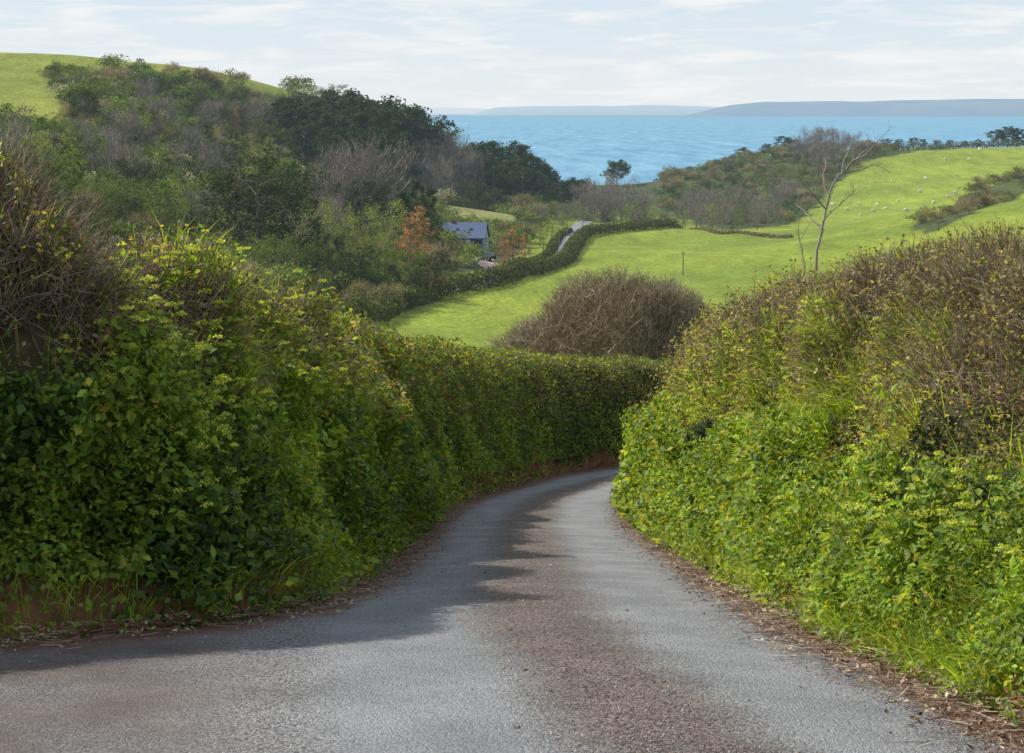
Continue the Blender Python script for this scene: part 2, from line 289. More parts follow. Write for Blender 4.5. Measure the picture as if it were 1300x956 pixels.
# ------------------------------------------------------------------ road
def mat_road():
    m,nt,N,L,out=new_mat('lane_surface')
    uv=N.new('ShaderNodeUVMap'); sep=N.new('ShaderNodeSeparateXYZ'); L.new(uv.outputs[0],sep.inputs[0]); g=N.new('ShaderNodeNewGeometry')
    def noise(sc,det=4,vec=None,ro=.5):
        n=N.new('ShaderNodeTexNoise'); n.inputs['Scale'].default_value=sc; n.inputs['Detail'].default_value=det; n.inputs['Roughness'].default_value=ro; L.new(vec or g.outputs['Position'],n.inputs['Vector']); return n.outputs['Fac']
    def math_(op,a,b=None,c=None):
        n=N.new('ShaderNodeMath'); n.operation=op
        for i,v in enumerate((a,b,c)):
            if v is None: continue
            if isinstance(v,(int,float)): n.inputs[i].default_value=v
            else: L.new(v,n.inputs[i])
        return n.outputs[0]
    def mr(v,a,b,c=0,d=1):
        n=N.new('ShaderNodeMapRange'); n.interpolation_type='SMOOTHSTEP'; L.new(v,n.inputs[0])
        for i,x in enumerate((a,b,c,d)): n.inputs[i+1].default_value=x
        return n.outputs[0]
    def mix(f,a,b):
        n=N.new('ShaderNodeMix'); n.data_type='RGBA'; L.new(f,n.inputs[0])
        for s,v in ((6,a),(7,b)):
            if isinstance(v,tuple): n.inputs[s].default_value=(*v,1)
            else: L.new(v,n.inputs[s])
        return n.outputs[2]
    big=noise(.9,5); d=math_('ADD',sep.outputs['X'],math_('MULTIPLY',math_('SUBTRACT',big,.5),.35))
    vor=N.new('ShaderNodeTexVoronoi'); vor.inputs['Scale'].default_value=80; L.new(g.outputs['Position'],vor.inputs['Vector'])
    sepc=N.new('ShaderNodeSeparateColor'); L.new(vor.outputs['Color'],sepc.inputs[0])
    chip=mix(mr(sepc.outputs[0],.0,1.),(.13,.127,.125),(.42,.41,.40))
    chipb=mix(mr(sepc.outputs[1],.0,1.),(.075,.055,.043),(.33,.265,.225))
    cen=math_('MULTIPLY',mr(d,.95,1.35),mr(d,2.1,1.7))
    spk=mr(noise(26,3),.35,.6); cenf=math_('MULTIPLY',cen,mr(math_('ADD',spk,noise(4,5)),.3,1.0,.5,1.0))
    c=mix(cenf,chip,chipb)
    trk=math_('ADD',math_('MULTIPLY',mr(d,.2,.5),mr(d,1.15,.85)),math_('MULTIPLY',mr(d,1.9,2.2),mr(d,3.1,2.7)))
    c=mix(math_('MULTIPLY',trk,.6),c,(.37,.375,.385))
    dirt=mix(noise(30,5),(.15,.075,.048),(.32,.18,.125))
    nn5=math_('MULTIPLY',math_('SUBTRACT',noise(3.5,6),.5),.6)
    el_=math_('ADD',sep.outputs['Y'],nn5); er_=math_('ADD',sep.outputs['X'],math_('MULTIPLY',nn5,.6))
    edge=math_('MAXIMUM',mr(el_,.62,.2),mr(er_,.26,.03))
    wide=mr(d,2.9,3.9); ap=mix(noise(18,6),(.12,.095,.08),(.28,.235,.21)); apron=mix(math_('MULTIPLY',mr(noise(1.3,6),.4,.65),.55),ap,chip)
    c=mix(wide,c,apron); c=mix(edge,c,dirt)
    fine=noise(220,2); sc=N.new('ShaderNodeVectorMath'); sc.operation='SCALE'; L.new(c,sc.inputs[0]); L.new(math_('MULTIPLY',mr(fine,.25,.75,.6,1.4),mr(noise(1.7,5),.3,.7,.84,1.12)),sc.inputs['Scale'])
    p=N.new('ShaderNodeBsdfPrincipled'); p.inputs['Roughness'].default_value=.8; p.inputs['Specular IOR Level'].default_value=.25; L.new(sc.outputs[0],p.inputs['Base Color'])
    h=math_('ADD',math_('MULTIPLY',vor.outputs['Distance'],-.9),math_('ADD',fine,noise(40,3)))
    b=N.new('ShaderNodeBump'); b.inputs['Strength'].default_value=1; b.inputs['Distance'].default_value=.014; L.new(h,b.inputs['Height']); L.new(b.outputs[0],p.inputs['Normal'])
    L.new(p.outputs[0],out.inputs[0]); return m
lx_y=[-30,7.6,8.2,8.8,9.4,10.1,11.1,12.8,16.7,24,31]; lx_x=[-11,-10.5,-9.5,-6,-3.9,-2.4,-1.6,-1.35,-1.28,-1.28,-1.07]
rx_y=[-30,1,5,7,8.5,10,13,16.7,24,31]; rx_x=[2.9,2.9,2.5,2.15,1.95,1.72,1.66,1.72,1.74,2.05]
rows=[]
for y in np.r_[np.arange(-28,6,1.),np.arange(6,31,.25)]: rows.append(((np.interp(y,lx_y,lx_x),y),(np.interp(y,rx_y,rx_x),y)))
PL=spline([(-1.07,31),(-.55,36),(.1,40),(1.05,45),(2.8,50),(6,55),(12,61),(20,66),(30,70)],.5); PR=spline([(2.05,31),(2.5,35),(3.15,38.7),(4.15,43),(5.8,47.8),(8.6,52.5),(14,58),(21.8,63),(31,67)],.5)
tt=np.linspace(0,1,90)
for t in tt[1:]:
    rows.append(tuple(tuple(np.interp(t,np.linspace(0,1,len(A)),A[:,k]) for k in (0,1)) for A in (PL,PR)))
RV=[];RU=[];nc=41
for l,r in rows:
    l=np.array(l);r=np.array(r);w=np.linalg.norm(l-r);dd=(l-r)/w
    for f in np.linspace(-.5/w,1+.4/w,nc):
        p=r+dd*w*f; dm=w*f; cam_=.05*max(0,1-((min(dm,3)-1.5)/1.5)**2)
        dl=(w-dm) if w<3.6 else min(np.hypot(Lp[:,0]-p[0],Lp[:,1]-p[1]))
        RV.append((p[0],p[1],roadz(p[1])+cam_-.02)); RU.append((dm,dl))
n=len(rows); ii=np.arange(n-1)[:,None]*nc; jj=np.arange(nc-1)[None]
link('road',mk_mesh('road',RV,np.stack([ii+jj+1,ii+jj,ii+nc+jj,ii+nc+jj+1],-1).reshape(-1,4),mat_road(),None,True,RU),label='narrow worn tarmac lane with gravelly crown bending downhill',category='road',kind='structure')
# ------------------------------------------------------------------ hedge banks
def make_sampler(ctrl,side,prof,Ht,seed,trim=None):
    path=spline(ctrl,.1); t=np.gradient(path,axis=0)
    for _ in range(4): t[5:-5]=np.stack([np.convolve(t[:,k],np.ones(11)/11,'valid') for k in (0,1)],1)
    t=norm(t); nrm=np.stack([-t[:,1],t[:,0]],1)*side; S=np.arange(len(path))*.1
    prof=np.array(prof,float); seg=np.r_[0,np.cumsum(np.hypot(np.diff(prof[:,0]),np.diff(prof[:,1])*2.9))]; pt=seg/seg[-1]
    def f(s,tv,disp=True):
        b=np.stack([np.interp(s,S,path[:,k]) for k in (0,1)],1); o=norm(np.stack([np.interp(s,S,nrm[:,k]) for k in (0,1)],1))
        off=np.interp(tv,pt,prof[:,0]); hf=np.interp(tv,pt,prof[:,1]); e=.02
        do=np.interp(tv+e,pt,prof[:,0])-np.interp(tv-e,pt,prof[:,0]); H=np.interp(b[:,1],Ht[0],Ht[1]); dh=(np.interp(tv+e,pt,prof[:,1])-np.interp(tv-e,pt,prof[:,1]))*H
        P=np.stack([b[:,0]+o[:,0]*off,b[:,1]+o[:,1]*off,roadz(b[:,1])-.05+hf*H],1)
        q=np.maximum(np.hypot(do,dh),1e-6); nn=np.stack([-o[:,0]*dh/q,-o[:,1]*dh/q,np.maximum(do/q,-.2)],1); nn=norm(nn)
        if disp:
            g=np.clip(hf*4,.15,1)
            if trim: g=g*np.interp(b[:,1],*trim)
            bul=(vnoise(P,1.3,seed)-.5)*.8+(vnoise(P,.5,seed+1)-.5)*.46+(vnoise(P,.2,seed+2)-.5)*.18
            P=P+nn*(bul*g)[:,None]
        return P,nn,hf,o
    return f,S[-1],path,pt
def build_core(f,smax,mat,name,parent,colf):
    ss=np.arange(0,smax,.12); tv=np.linspace(0,1,44); s2,t2=np.meshgrid(ss,tv,indexing='ij')
    P,nn,hf,o=f(s2.ravel(),t2.ravel()); P=P-nn*.10
    n=len(tv); ii=np.arange(len(ss)-1)[:,None]*n; jj=np.arange(n-1)[None]
    Q=np.stack([ii+jj,ii+jj+1,ii+n+jj+1,ii+n+jj],-1).reshape(-1,4)
    link(name,mk_mesh(name,P,Q,mat,colf(P,hf),True),parent)
def srand(n,smax,path,pw=1.25,dmin=8):
    g=np.linspace(0,smax,600); p=np.stack([np.interp(g,np.arange(len(path))*.1,path[:,k]) for k in (0,1)],1)
    d=np.maximum(np.linalg.norm(p,axis=1),dmin); w=d**-pw
    vis=(p[:,1]<(60 if path[0,0]<0 else 47))&(p[:,1]>5.2)&(p[:,0]>-5.2); w=w*np.where(vis,1,.06)
    c=np.r_[0,np.cumsum(w)]; c/=c[-1]
    return np.interp(rng.random(n),c,np.r_[0,g])
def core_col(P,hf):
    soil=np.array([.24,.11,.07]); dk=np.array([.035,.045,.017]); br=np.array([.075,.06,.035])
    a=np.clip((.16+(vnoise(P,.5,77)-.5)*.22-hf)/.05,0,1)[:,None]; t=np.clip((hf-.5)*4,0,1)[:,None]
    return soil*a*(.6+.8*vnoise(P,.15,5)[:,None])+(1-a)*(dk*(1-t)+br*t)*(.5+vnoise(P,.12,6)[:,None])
DG=(.04,.08,.02);MG=(.09,.155,.028);BG=(.17,.27,.038);LG=(.26,.36,.05);YG=(.34,.34,.05);OL=(.14,.14,.045);BR=(.21,.145,.09);DRY=(.38,.3,.19);RED=(.2,.09,.05)
# ---- left
profL=[(0,0),(.1,.06),(.22,.2),(.42,.4),(.62,.58),(.85,.76),(1.05,.9),(1.3,1),(1.9,1.0),(2.5,.88),(3.0,.45)]
HL=([8,9.4,10.2,11,12,16.7,24,31,40,50,60],[2.75,2.6,2.45,2.37,2.32,2.52,2.72,3.05,3.2,3.1,2.85])
fL,sL,pathL,ptL=make_sampler(LEFT,1,profL,HL,21,([20,30],[1,.4]))
hl=link('hedgerow',None,label='tall shaded hedgebank with ivy, twigs and leafy weeds beside lane',category='hedge'); hl.location=(0,0,0)
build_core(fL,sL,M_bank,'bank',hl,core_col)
mb=MB()
N=225000; s=srand(N,sL,pathL); t=rng.random(N)**.95*.84; P,nn,hf,o=fL(s,t)
dist=np.linalg.norm(P[:,:2],axis=1); g=np.clip(dist/11,.85,2.4)**.8
patch=vnoise(P,.7,31); patch2=vnoise(P,.25,32); patch3=vnoise(P,1.6,33); u=rng.random(N); rag=dist<24
thin=(hf<.14)&(u<.8); gap=((patch2<.3)&(u<.8)&rag)|((hf>.6)&(patch>.38)&(rng.random(N)<.72)&rag)|((hf>.6)&(dist<13)&(rng.random(N)<.3)); keep=~(thin|gap); 
P,nn,hf,dist,g,patch,patch2,patch3=[a[keep] for a in (P,nn,hf,dist,g,patch,patch2,patch3)]; n=len(P)
near=dist<17; top=hf+(patch-.5)*.35
c=pick([DG,MG,BG,LG],n,[.34,.4,.2,.06])
m=(patch3>.52)&(top<.66)&(dist>9); c[m]=pick([MG,BG,LG,YG],m.sum(),[.22,.38,.28,.12])
m=top>.62; c[m]=pick([OL,MG,BR,YG,DRY],m.sum(),[.3,.27,.17,.2,.06])
m=(~near)&(top<=.62)&(patch3<=.52); c[m]=pick([DG,MG,OL,BG],m.sum(),[.2,.42,.12,.26])
m=(dist>25)&(top>.5); c[m]=pick([OL,BR,YG,MG,BG,DRY],m.sum(),[.22,.1,.16,.32,.17,.03])
c*=(.66+.7*patch2)[:,None]
L=(.038+.036*rng.random(n)**1.5)*g; L[(top>.62)&near]*=.85; m=near&(top<.6)&(patch>.5); L[m]*=1.5; L[dist>25]*=.85
off=(rng.random(n)*.24-.03)*np.where(dist>25,.6,1); P=P+nn*off[:,None]*g[:,None]
mb.leaves(P,nn*.7+np.array([0,0,.7]),L,L*rng.uniform(.4,.8,n),c,.75)
link('leaves',mb.mesh('leaves',M_leaf),hl)
mb=MB(); N=50000; s=srand(N,sL,pathL,1.3); t=rng.uniform(.28,.88,N)**.75; P,nn,hf,o=fL(s,t); dist=np.linalg.norm(P[:,:2],axis=1)
D=norm(nn*.5+rng.normal(size=(N,3))*.6+np.array([0,0,.4])); Ln=rng.uniform(.12,.42,N)*np.where(dist>25,.6,1); w=rng.uniform(.005,.010,N)*np.clip(dist/12,1,2)
P0=P-nn*.06; P1=P0+D*Ln[:,None]; c=pick([(.26,.19,.13),(.38,.3,.21),(.15,.11,.08)],N)
mb.twigs(P0,P1,w,w*.4,c); 
k=rng.choice(N,32000); q=P0[k]+(P1[k]-P0[k])*rng.uniform(.4,.9,(32000,1)); D2=norm(D[k]+rng.normal(size=(32000,3))*.8); mb.twigs(q,q+D2*(Ln[k]*.5)[:,None],w[k]*.6,w[k]*.3,c[k])
link('twigs',mb.mesh('twigs',M_twig),hl)
mb=MB(); N=80000; s=srand(N,sL,pathL,1.0); t=rng.random(N)*.74; P,nn,hf,o=fL(s,t); d=np.linalg.norm(P[:,:2],axis=1)
pr=np.where((d>13)&(d<29),1.,.06)*np.clip((vnoise(P,1.1,41)-.22)*3,0,1)+np.where((hf<.12)&(d<14),.35,0)
k=rng.random(N)<pr; P,nn,d=P[k],nn[k],d[k]; n=len(P)
c=pick([(.22,.32,.04),(.31,.4,.06),(.13,.21,.03),(.4,.37,.16)],n,[.38,.36,.18,.08])
mb.blades(P-nn*.05,nn*.7+np.array([0,0,1])+rng.normal(size=(n,3))*.35,rng.uniform(.15,.42,n),.009*np.clip(d/12,1,2),c)
link('grass',mb.mesh('grass',M_grass),hl)
def umbels(f,smax,path,N,tr,dr,cpal,name,parent,seed,hts=(.12,.35),thr=.5):
    mb=MB(); s=srand(N*4,smax,path,1.2); t=rng.uniform(tr[0],tr[1],N*4); P,nn,hf,o=f(s,t); d=np.linalg.norm(P[:,:2],axis=1)
    k=(d>dr[0])&(d<dr[1])&(vnoise(P,1.0,seed)>thr); P,nn=P[k][:N],nn[k][:N]; n=len(P)
    D=norm(nn*.8+np.array([0,0,.9])+rng.normal(size=(n,3))*.25); Ln=rng.uniform(*hts,n)[:,None]; tip=P+D*Ln
    mb.twigs(P-nn*.1,tip,.008,.005,pick([(.2,.28,.06)],n))
    R=rng.uniform(.025,.06,n)
    for j in range(34):
        v=rng.normal(size=(n,3)); v=norm(v); v[:,2]=np.abs(v[:,2])*.6; q=tip+v*(R*rng.uniform(.5,1.1,n))[:,None]
        mb.leaves(q,v+np.array([0,0,1.]),.017,.015,pick(cpal,n),.5)
    for j in range(6):
        q=P+D*Ln*rng.uniform(.2,.9,(n,1))+rng.normal(size=(n,3))*.05
        mb.leaves(q,nn+np.array([0,0,1.]),.075,.045,pick([BG,LG],n),.6)
    link(name,mb.mesh(name,M_grass),parent)
umbels(fL,sL,pathL,1000,(.1,.7),(8,21),[(.45,.5,.1),(.55,.57,.16),(.34,.42,.08)],'flowers',hl,51,(.14,.4),.42)
# ---- right
profR=[(.12,0),(.24,.07),(.44,.22),(.68,.38),(.92,.55),(1.1,.72),(1.3,.87),(1.52,1.0),(2.2,1.02),(2.9,.85),(3.3,.4)]
HR=([1,5,9,11,14.5,20,28,36,45,60],[1.95,2.0,2.05,2.12,2.5,2.95,3.1,3.2,3.1,2.8])
fR,sR,pathR,ptR=make_sampler(RIGHT,-1,profR,HR,61)
hr=link('hedgerow',None,label='sunlit hedgebank of fresh green weeds topped by brown twigs',category='hedge')
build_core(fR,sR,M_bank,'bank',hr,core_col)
mb=MB(); N=245000; s=srand(N,sR,pathR); t=rng.random(N)**.95*.84; P,nn,hf,o=fR(s,t); dist=np.linalg.norm(P[:,:2],axis=1); g=np.clip(dist/11,.8,2.4)**.8
patch=vnoise(P,.8,71); patch2=vnoise(P,.25,72); u=rng.random(N); top=hf+(patch-.5)*.35
keep=~(((hf<.09)&(u<.7))|((patch2<.28)&(u<.7)&(top<=.48))|((top>.48)&(rng.random(N)<np.where(dist<13,.52,.66))))
P,nn,hf,dist,g,patch,patch2,top=[a[keep] for a in (P,nn,hf,dist,g,patch,patch2,top)]; n=len(P)
c=pick([MG,BG,LG,DG,YG],n,[.17,.34,.3,.06,.13])
m=top>.48; c[m]=pick([YG,OL,(.38,.33,.07),BR,BG,DRY],m.sum(),[.2,.22,.18,.22,.06,.12])
c*=(.72+.6*patch2)[:,None]
L=(.033+.028*rng.random(n)**1.4)*g; L[m]*=.66; k=(top<.42)&(patch>.55); L[k]*=1.3
P=P+nn*((rng.random(n)*.24-.03)*g)[:,None]
mb.leaves(P,nn*.7+np.array([0,0,.6]),L,L*rng.uniform(.4,.8,n),c,.8)
link('leaves',mb.mesh('leaves',M_leaf),hr)
mb=MB(); N=100000; s=srand(N,sR,pathR,1.2); t=rng.uniform(.26,.88,N)**.8; P,nn,hf,o=fR(s,t); dist=np.linalg.norm(P[:,:2],axis=1)
D=norm(nn*.5+rng.normal(size=(N,3))*.6+np.array([0,0,.4])); Ln=rng.uniform(.1,.34,N); w=rng.uniform(.004,.009,N)*np.clip(dist/12,1,2.2)
P0=P-nn*.06; P1=P0+D*Ln[:,None]; c=pick([(.27,.2,.13),(.40,.32,.22),(.17,.12,.08),(.24,.22,.09)],N)
mb.twigs(P0,P1,w,w*.4,c)
k=rng.choice(N,60000); q=P0[k]+(P1[k]-P0[k])*rng.uniform(.4,.9,(60000,1)); D2=norm(D[k]+rng.normal(size=(60000,3))*.8); mb.twigs(q,q+D2*(Ln[k]*.5)[:,None],w[k]*.6,w[k]*.3,c[k])
link('twigs',mb.mesh('twigs',M_twig),hr)
mb=MB(); N=90000; s=srand(N,sR,pathR,1.1); t=rng.random(N)**1.2*.46; P,nn,hf,o=fR(s,t); d=np.linalg.norm(P[:,:2],axis=1)
k=rng.random(N)<np.clip((vnoise(P,.8,81)-.32)*3,0.05,1); P,nn,d=P[k],nn[k],d[k]; n=len(P)
c=pick([(.22,.34,.04),(.31,.41,.06),(.14,.23,.03),(.45,.41,.18)],n,[.4,.32,.18,.1])
mb.blades(P-nn*.05,nn*.6+np.array([0,0,.9])+rng.normal(size=(n,3))*.4,rng.uniform(.12,.38,n),.008*np.clip(d/12,1,2),c)
link('grass',mb.mesh('grass',M_grass),hr)
umbels(fR,sR,pathR,360,(.1,.45),(7,24),[(.42,.5,.08),(.5,.55,.13)],'flowers',hr,91)
# ---- dead leaves, twigs and stones along the verge
mb=MB()
for f,smax,path,side,N in ((fL,sL,pathL,1,5200),(fR,sR,pathR,-1,8500)):
    s=srand(N,smax,path,1.1); P,nn,hf,o=f(s,np.zeros(N),False); dd=np.abs(rng.normal(0,.22,N))-.05
    P[:,0]-=o[:,0]*dd; P[:,1]-=o[:,1]*dd; P[:,2]=roadz(P[:,1])+.0+.02*rng.random(N)+np.clip(.06-dd*.4,0,.05)
    h=N*6//10; mb.leaves(P[:h],np.tile([0,0,1.],(h,1)),rng.uniform(.015,.05,h),rng.uniform(.01,.03,h),pick([DRY,BR,RED,(.42,.34,.23)],h),.45)
    q=P[h:]; a=rng.uniform(0,6.28,len(q)); ln=rng.uniform(.03,.2,len(q)); e=q+np.stack([np.cos(a)*ln,np.sin(a)*ln,rng.normal(0,.01,len(q))-.18*np.sin(a)*ln],1); mb.twigs(q,e,.005,.003,pick([(.25,.18,.13),(.4,.31,.23)],len(q)))
link('verge_litter',mb.mesh('verge_litter',M_twig),label='dry leaves and broken twigs scattered along verge',category='leaf litter',kind='stuff')
mb=MB(); N=9000; y=6+28*rng.random(N)**2; lx=np.interp(y,lx_y,lx_x); rx=np.interp(y,rx_y,rx_x)
mode=rng.random(N); x=np.where(mode<.3,rx-np.abs(rng.normal(0,.15,N)),np.where(mode<.65,np.maximum(lx,-4)+np.abs(rng.normal(0,.7,N)),rx-1.55+rng.normal(0,.25,N)))
dm=rx-x; z=roadz(y)-.02+.05*np.maximum(0,1-((np.minimum(dm,3)-1.5)/1.5)**2)
r=rng.uniform(.002,.0055,N)*(1+(rng.random(N)<.02)*1.5)
cu=np.array([[-1,-1,-1],[1,-1,-1],[1,1,-1],[-1,1,-1],[-.6,-.6,1],[.6,-.6,1],[.6,.6,1],[-.6,.6,1]])*[1,1,.6]
V=(cu[None]*rng.uniform(.7,1.2,(N,8,1)))*r[:,None,None]; a=rng.uniform(0,6.28,N); ca,sa=np.cos(a)[:,None],np.sin(a)[:,None]
V=np.stack([V[:,:,0]*ca-V[:,:,1]*sa,V[:,:,0]*sa+V[:,:,1]*ca,V[:,:,2]],-1)+np.stack([x,y,z+.003],1)[:,None]
q=np.array([[0,3,2,1],[4,5,6,7],[0,1,5,4],[1,2,6,5],[2,3,7,6],[3,0,4,7]])
mb.add(V,(np.arange(N)[:,None,None]*8+q[None]).reshape(-1,4),np.repeat(pick([(.34,.28,.25),(.22,.18,.16),(.34,.24,.19),(.46,.43,.4)],N),8,0))
link('gravel',mb.mesh('gravel',M_twig),label='loose stone chippings on crown and edges of lane',category='gravel',kind='stuff')
# ------------------------------------------------------------------ trees
def skel(r,H,env,clear,nl,r0,sub=4,up=.35,wob=.03,k=6):
    mb=MB(); tips=[]; bark=np.array([.2,.17,.14])
    zz=np.linspace(0,H*.93,8); tp=np.stack([np.cumsum(r.normal(0,wob*H*.3,8)),np.cumsum(r.normal(0,wob*H*.3,8)),zz],1); tp[0,:2]=0
    mb.tube(tp,r0*(1-.88*zz/zz[-1])+.02,k+1,bark); tips.append(tp[-1])
    for i in range(nl):
        h=clear+(1-clear)*((i+r.random())/nl)*.93; R=env(h)*H*r.uniform(.75,1.1); base=np.array([np.interp(h*H,zz,tp[:,j]) for j in range(3)])
        a=i*2.4+r.normal(0,.35); d=np.array([math.cos(a),math.sin(a),up*r.uniform(.3,1.4)]); ln=R
        pts=[base+d*ln*f+np.array([0,0,ln*up*.5*f*f])+r.normal(0,.04*ln,3)*(f>0) for f in (0,.35,.7,1)]
        br=r0*.38*(1-h*.6)
        mb.tube(pts,[br,br*.7,br*.4,br*.15],4,bark); pts=np.array(pts); tips.append(pts[-1]); tips.append(pts[2])
        for j in range(sub):
            f=r.uniform(.3,1); b=np.array([np.interp(f,(0,.35,.7,1),pts[:,q]) for q in range(3)]); e=b+norm(r.normal(size=3)+np.array([0,0,.5])+.6*d)*ln*r.uniform(.25,.5)
            mb.tube([b,(b+e)/2+r.normal(0,.03*ln,3),e],[br*.35,br*.25,br*.08],3,bark); tips.append(e)
    return mb,np.array(tips)
def leafy(r,tips,pal,per,rc,ls,flat=.7,var=.3):
    mb=MB()
    for tpt in tips:
        m=int(per*r.uniform(.6,1.4)); v=r.normal(size=(m,3)); v=norm(v)*(r.random((m,1))**.5)*rc*r.uniform(.6,1.25); v[:,2]*=flat
        cc=pick(pal,m,None,.2,r)*r.uniform(1-var,1+var)
        mb.leaves(tpt+v,v+np.array([0,0,.4*rc]),ls*r.uniform(.7,1.3,m),ls*.7,cc,.5,r)
    return mb
def twiggy(r,tips,ctr,pal,per,ln,w):
    mb=MB(); T_=np.repeat(tips,per,0); m=len(T_); T_=T_+r.normal(size=(m,3))*ln*.35
    out=norm(T_-ctr); D=norm(out+r.normal(size=(m,3))*.55+np.array([0,0,.45])); l=ln*r.uniform(.4,1.2,m)[:,None]
    mb.slivers(T_-D*l*.4,T_+D*l*.6,w,w*.4,pick(pal,m,None,.35,r),r); return mb
PINE=[(.026,.052,.018),(.04,.066,.023),(.03,.053,.026)]; HOLM=[(.032,.055,.018),(.048,.07,.022)]; SPR=[(.2,.24,.06),(.26,.28,.07),(.15,.2,.05)]; SPG=[(.09,.15,.035),(.13,.19,.045)]
BARE=[(.27,.23,.195),(.35,.30,.25),(.2,.17,.145)]; LARCH=[(.40,.22,.11),(.32,.18,.09)]; CYP=[(.03,.056,.022),(.043,.072,.026)]; BLK=[(.44,.44,.37),(.3,.3,.24),(.16,.18,.1)]
rt=np.random.default_rng(5); KIND={}
def reg(kind,name,label,H,trunk,crown,mat):
    KIND.setdefault(kind,[]).append(dict(name=name,label=label,H=H,trunk=trunk.mesh(name+'_trunk',M_ftwig,True),crown=crown.mesh(name+'_crown',mat)))
for i in range(4):
    H=16; e=lambda h:[.12,.26,.32,.2][min(3,int(h*4))]*(1.0 if h<.9 else .6)
    sk,tp=skel(rt,H,e,.28,16,.42,4,.18); reg('pine','pine_tree','dark green pine with layered crown on wooded hillside',H,sk,leafy(rt,tp,PINE,36,1.45,.55,.55),M_far)
H=14; e=lambda h:.62*(1.04-h)**.35 if h>.45 else .5
sk,tp=skel(rt,H,e,.33,30,.4,5,.16); reg('umbrella','pine_tree','broad domed dark pine standing before the sea',H,sk,leafy(rt,tp,PINE,34,1.4,.55,.6),M_far)
for i in range(3):
    H=13; e=lambda h:.42*math.sin(math.pi*min(1,max(.05,(h-.1)/.95)))**.6
    sk,tp=skel(rt,H,e,.25,16,.45,5,.4); reg('holm','evergreen_oak_tree','broad dark evergreen oak with rounded open crown',H,sk,leafy(rt,tp,HOLM,30,1.15,.36,.8),M_far)
for i in range(3):
    H=10; e=lambda h:.40*math.sin(math.pi*min(1,max(.05,(h-.08)/.97)))**.6
    sk,tp=skel(rt,H,e,.2,14,.25,5,.5); reg('spring','spring_tree','tree with thin pale olive new spring leaves',H,sk,leafy(rt,tp,SPR,14,.85,.27,.9,.35),M_far)
    sk,tp=skel(rt,H,e,.2,14,.25,5,.5); reg('green','leafy_tree','rounded mid green broadleaf tree in woodland edge',H,sk,leafy(rt,tp,SPG,22,.95,.32,.9,.35),M_far)
    sk,tp=skel(rt,H,e,.2,15,.25,6,.6); reg('bare','bare_tree','leafless grey-brown tree with fine twiggy crown',H,sk,twiggy(rt,tp,np.array([0,0,3.]),BARE,16,1.5,.055),M_ftwig)
for i in range(2):
    H=12; e=lambda h:.3*(1.02-h)**.8
    sk,tp=skel(rt,H,e,.08,20,.25,3,.1); reg('larch','larch_tree','reddish brown conical larch near house',H,sk,leafy(rt,tp,LARCH,18,.65,.27,.6),M_far)
    sk,tp=skel(rt,H,e,.06,24,.25,3,.35); reg('cypress','cypress_tree','dark conical evergreen conifer in woodland',H,sk,leafy(rt,tp,CYP,22,.75,.32,.9),M_far)
def bush_arrays(r,pal,n=230,tw=False,lobes=7,ls=.1):
    mb=MB(); cs=np.stack([r.uniform(-.5,.5,lobes),r.uniform(-.5,.5,lobes),r.uniform(.3,.75,lobes)],1); rr=r.uniform(.26,.46,lobes)
    for c,q in zip(cs,rr):
        m=n//lobes; v=norm(r.normal(size=(m,3))); v[:,2]=np.abs(v[:,2])*.9-.15; p=c+v*q*r.uniform(.75,1.1,(m,1)); p[:,2]=np.maximum(p[:,2],0.02)
        cc=pick(pal,m,None,.22,r)*r.uniform(.75,1.3)
        if tw: D=norm(v+r.normal(size=(m,3))*.5+np.array([0,0,.6])); mb.slivers(p-D*.14,p+D*.16,.022,.008,cc,r)
        else: mb.leaves(p,v+np.array([0,0,.3]),ls*r.uniform(.7,1.3,m),ls*.75,cc,.45,r)
    return mb.arrays()
rb=np.random.default_rng(9)
BP={'olive':[(.16,.18,.055),(.12,.15,.045)],'green':[(.10,.165,.04),(.14,.205,.05)],'gorse':[(.06,.085,.028),(.085,.105,.03)],'dark':[(.04,.065,.02),(.055,.08,.024)],'brown':[(.22,.19,.14),(.17,.15,.11)],'bright':[(.22,.28,.07),(.18,.24,.055)],'blossom':BLK}
BV={k:[bush_arrays(rb,v,260 if k!='brown' else 420,k=='brown') for _ in range(4)] for k,v in BP.items()}
cnt=0
def plant(kind,X,Y,gz,h,w,group):
    global cnt
    k=KIND[kind][cnt%len(KIND[kind])]; cnt+=1; s=h/k['H']/1.02
    e=link(k['name'],None,None,k['label'],'tree',group); e.location=(X,Y,gz-.2); e.scale=(s*w,s*w,s); e.rotation_euler=(0,0,rng.uniform(0,6.28)); e.empty_display_size=.5
    for part in ('trunk','crown'): link(part,k[part],e)
def place(kind,px,top,Y,w=1.0,group=None,minh=2.5):
    a,b=pixel_ray(px,top); X=a*Y; gz=float(T(X,Y)[0]); plant(kind,X,Y,gz,max(minh,b*Y-gz),w,group or 'trees in the wooded valley')
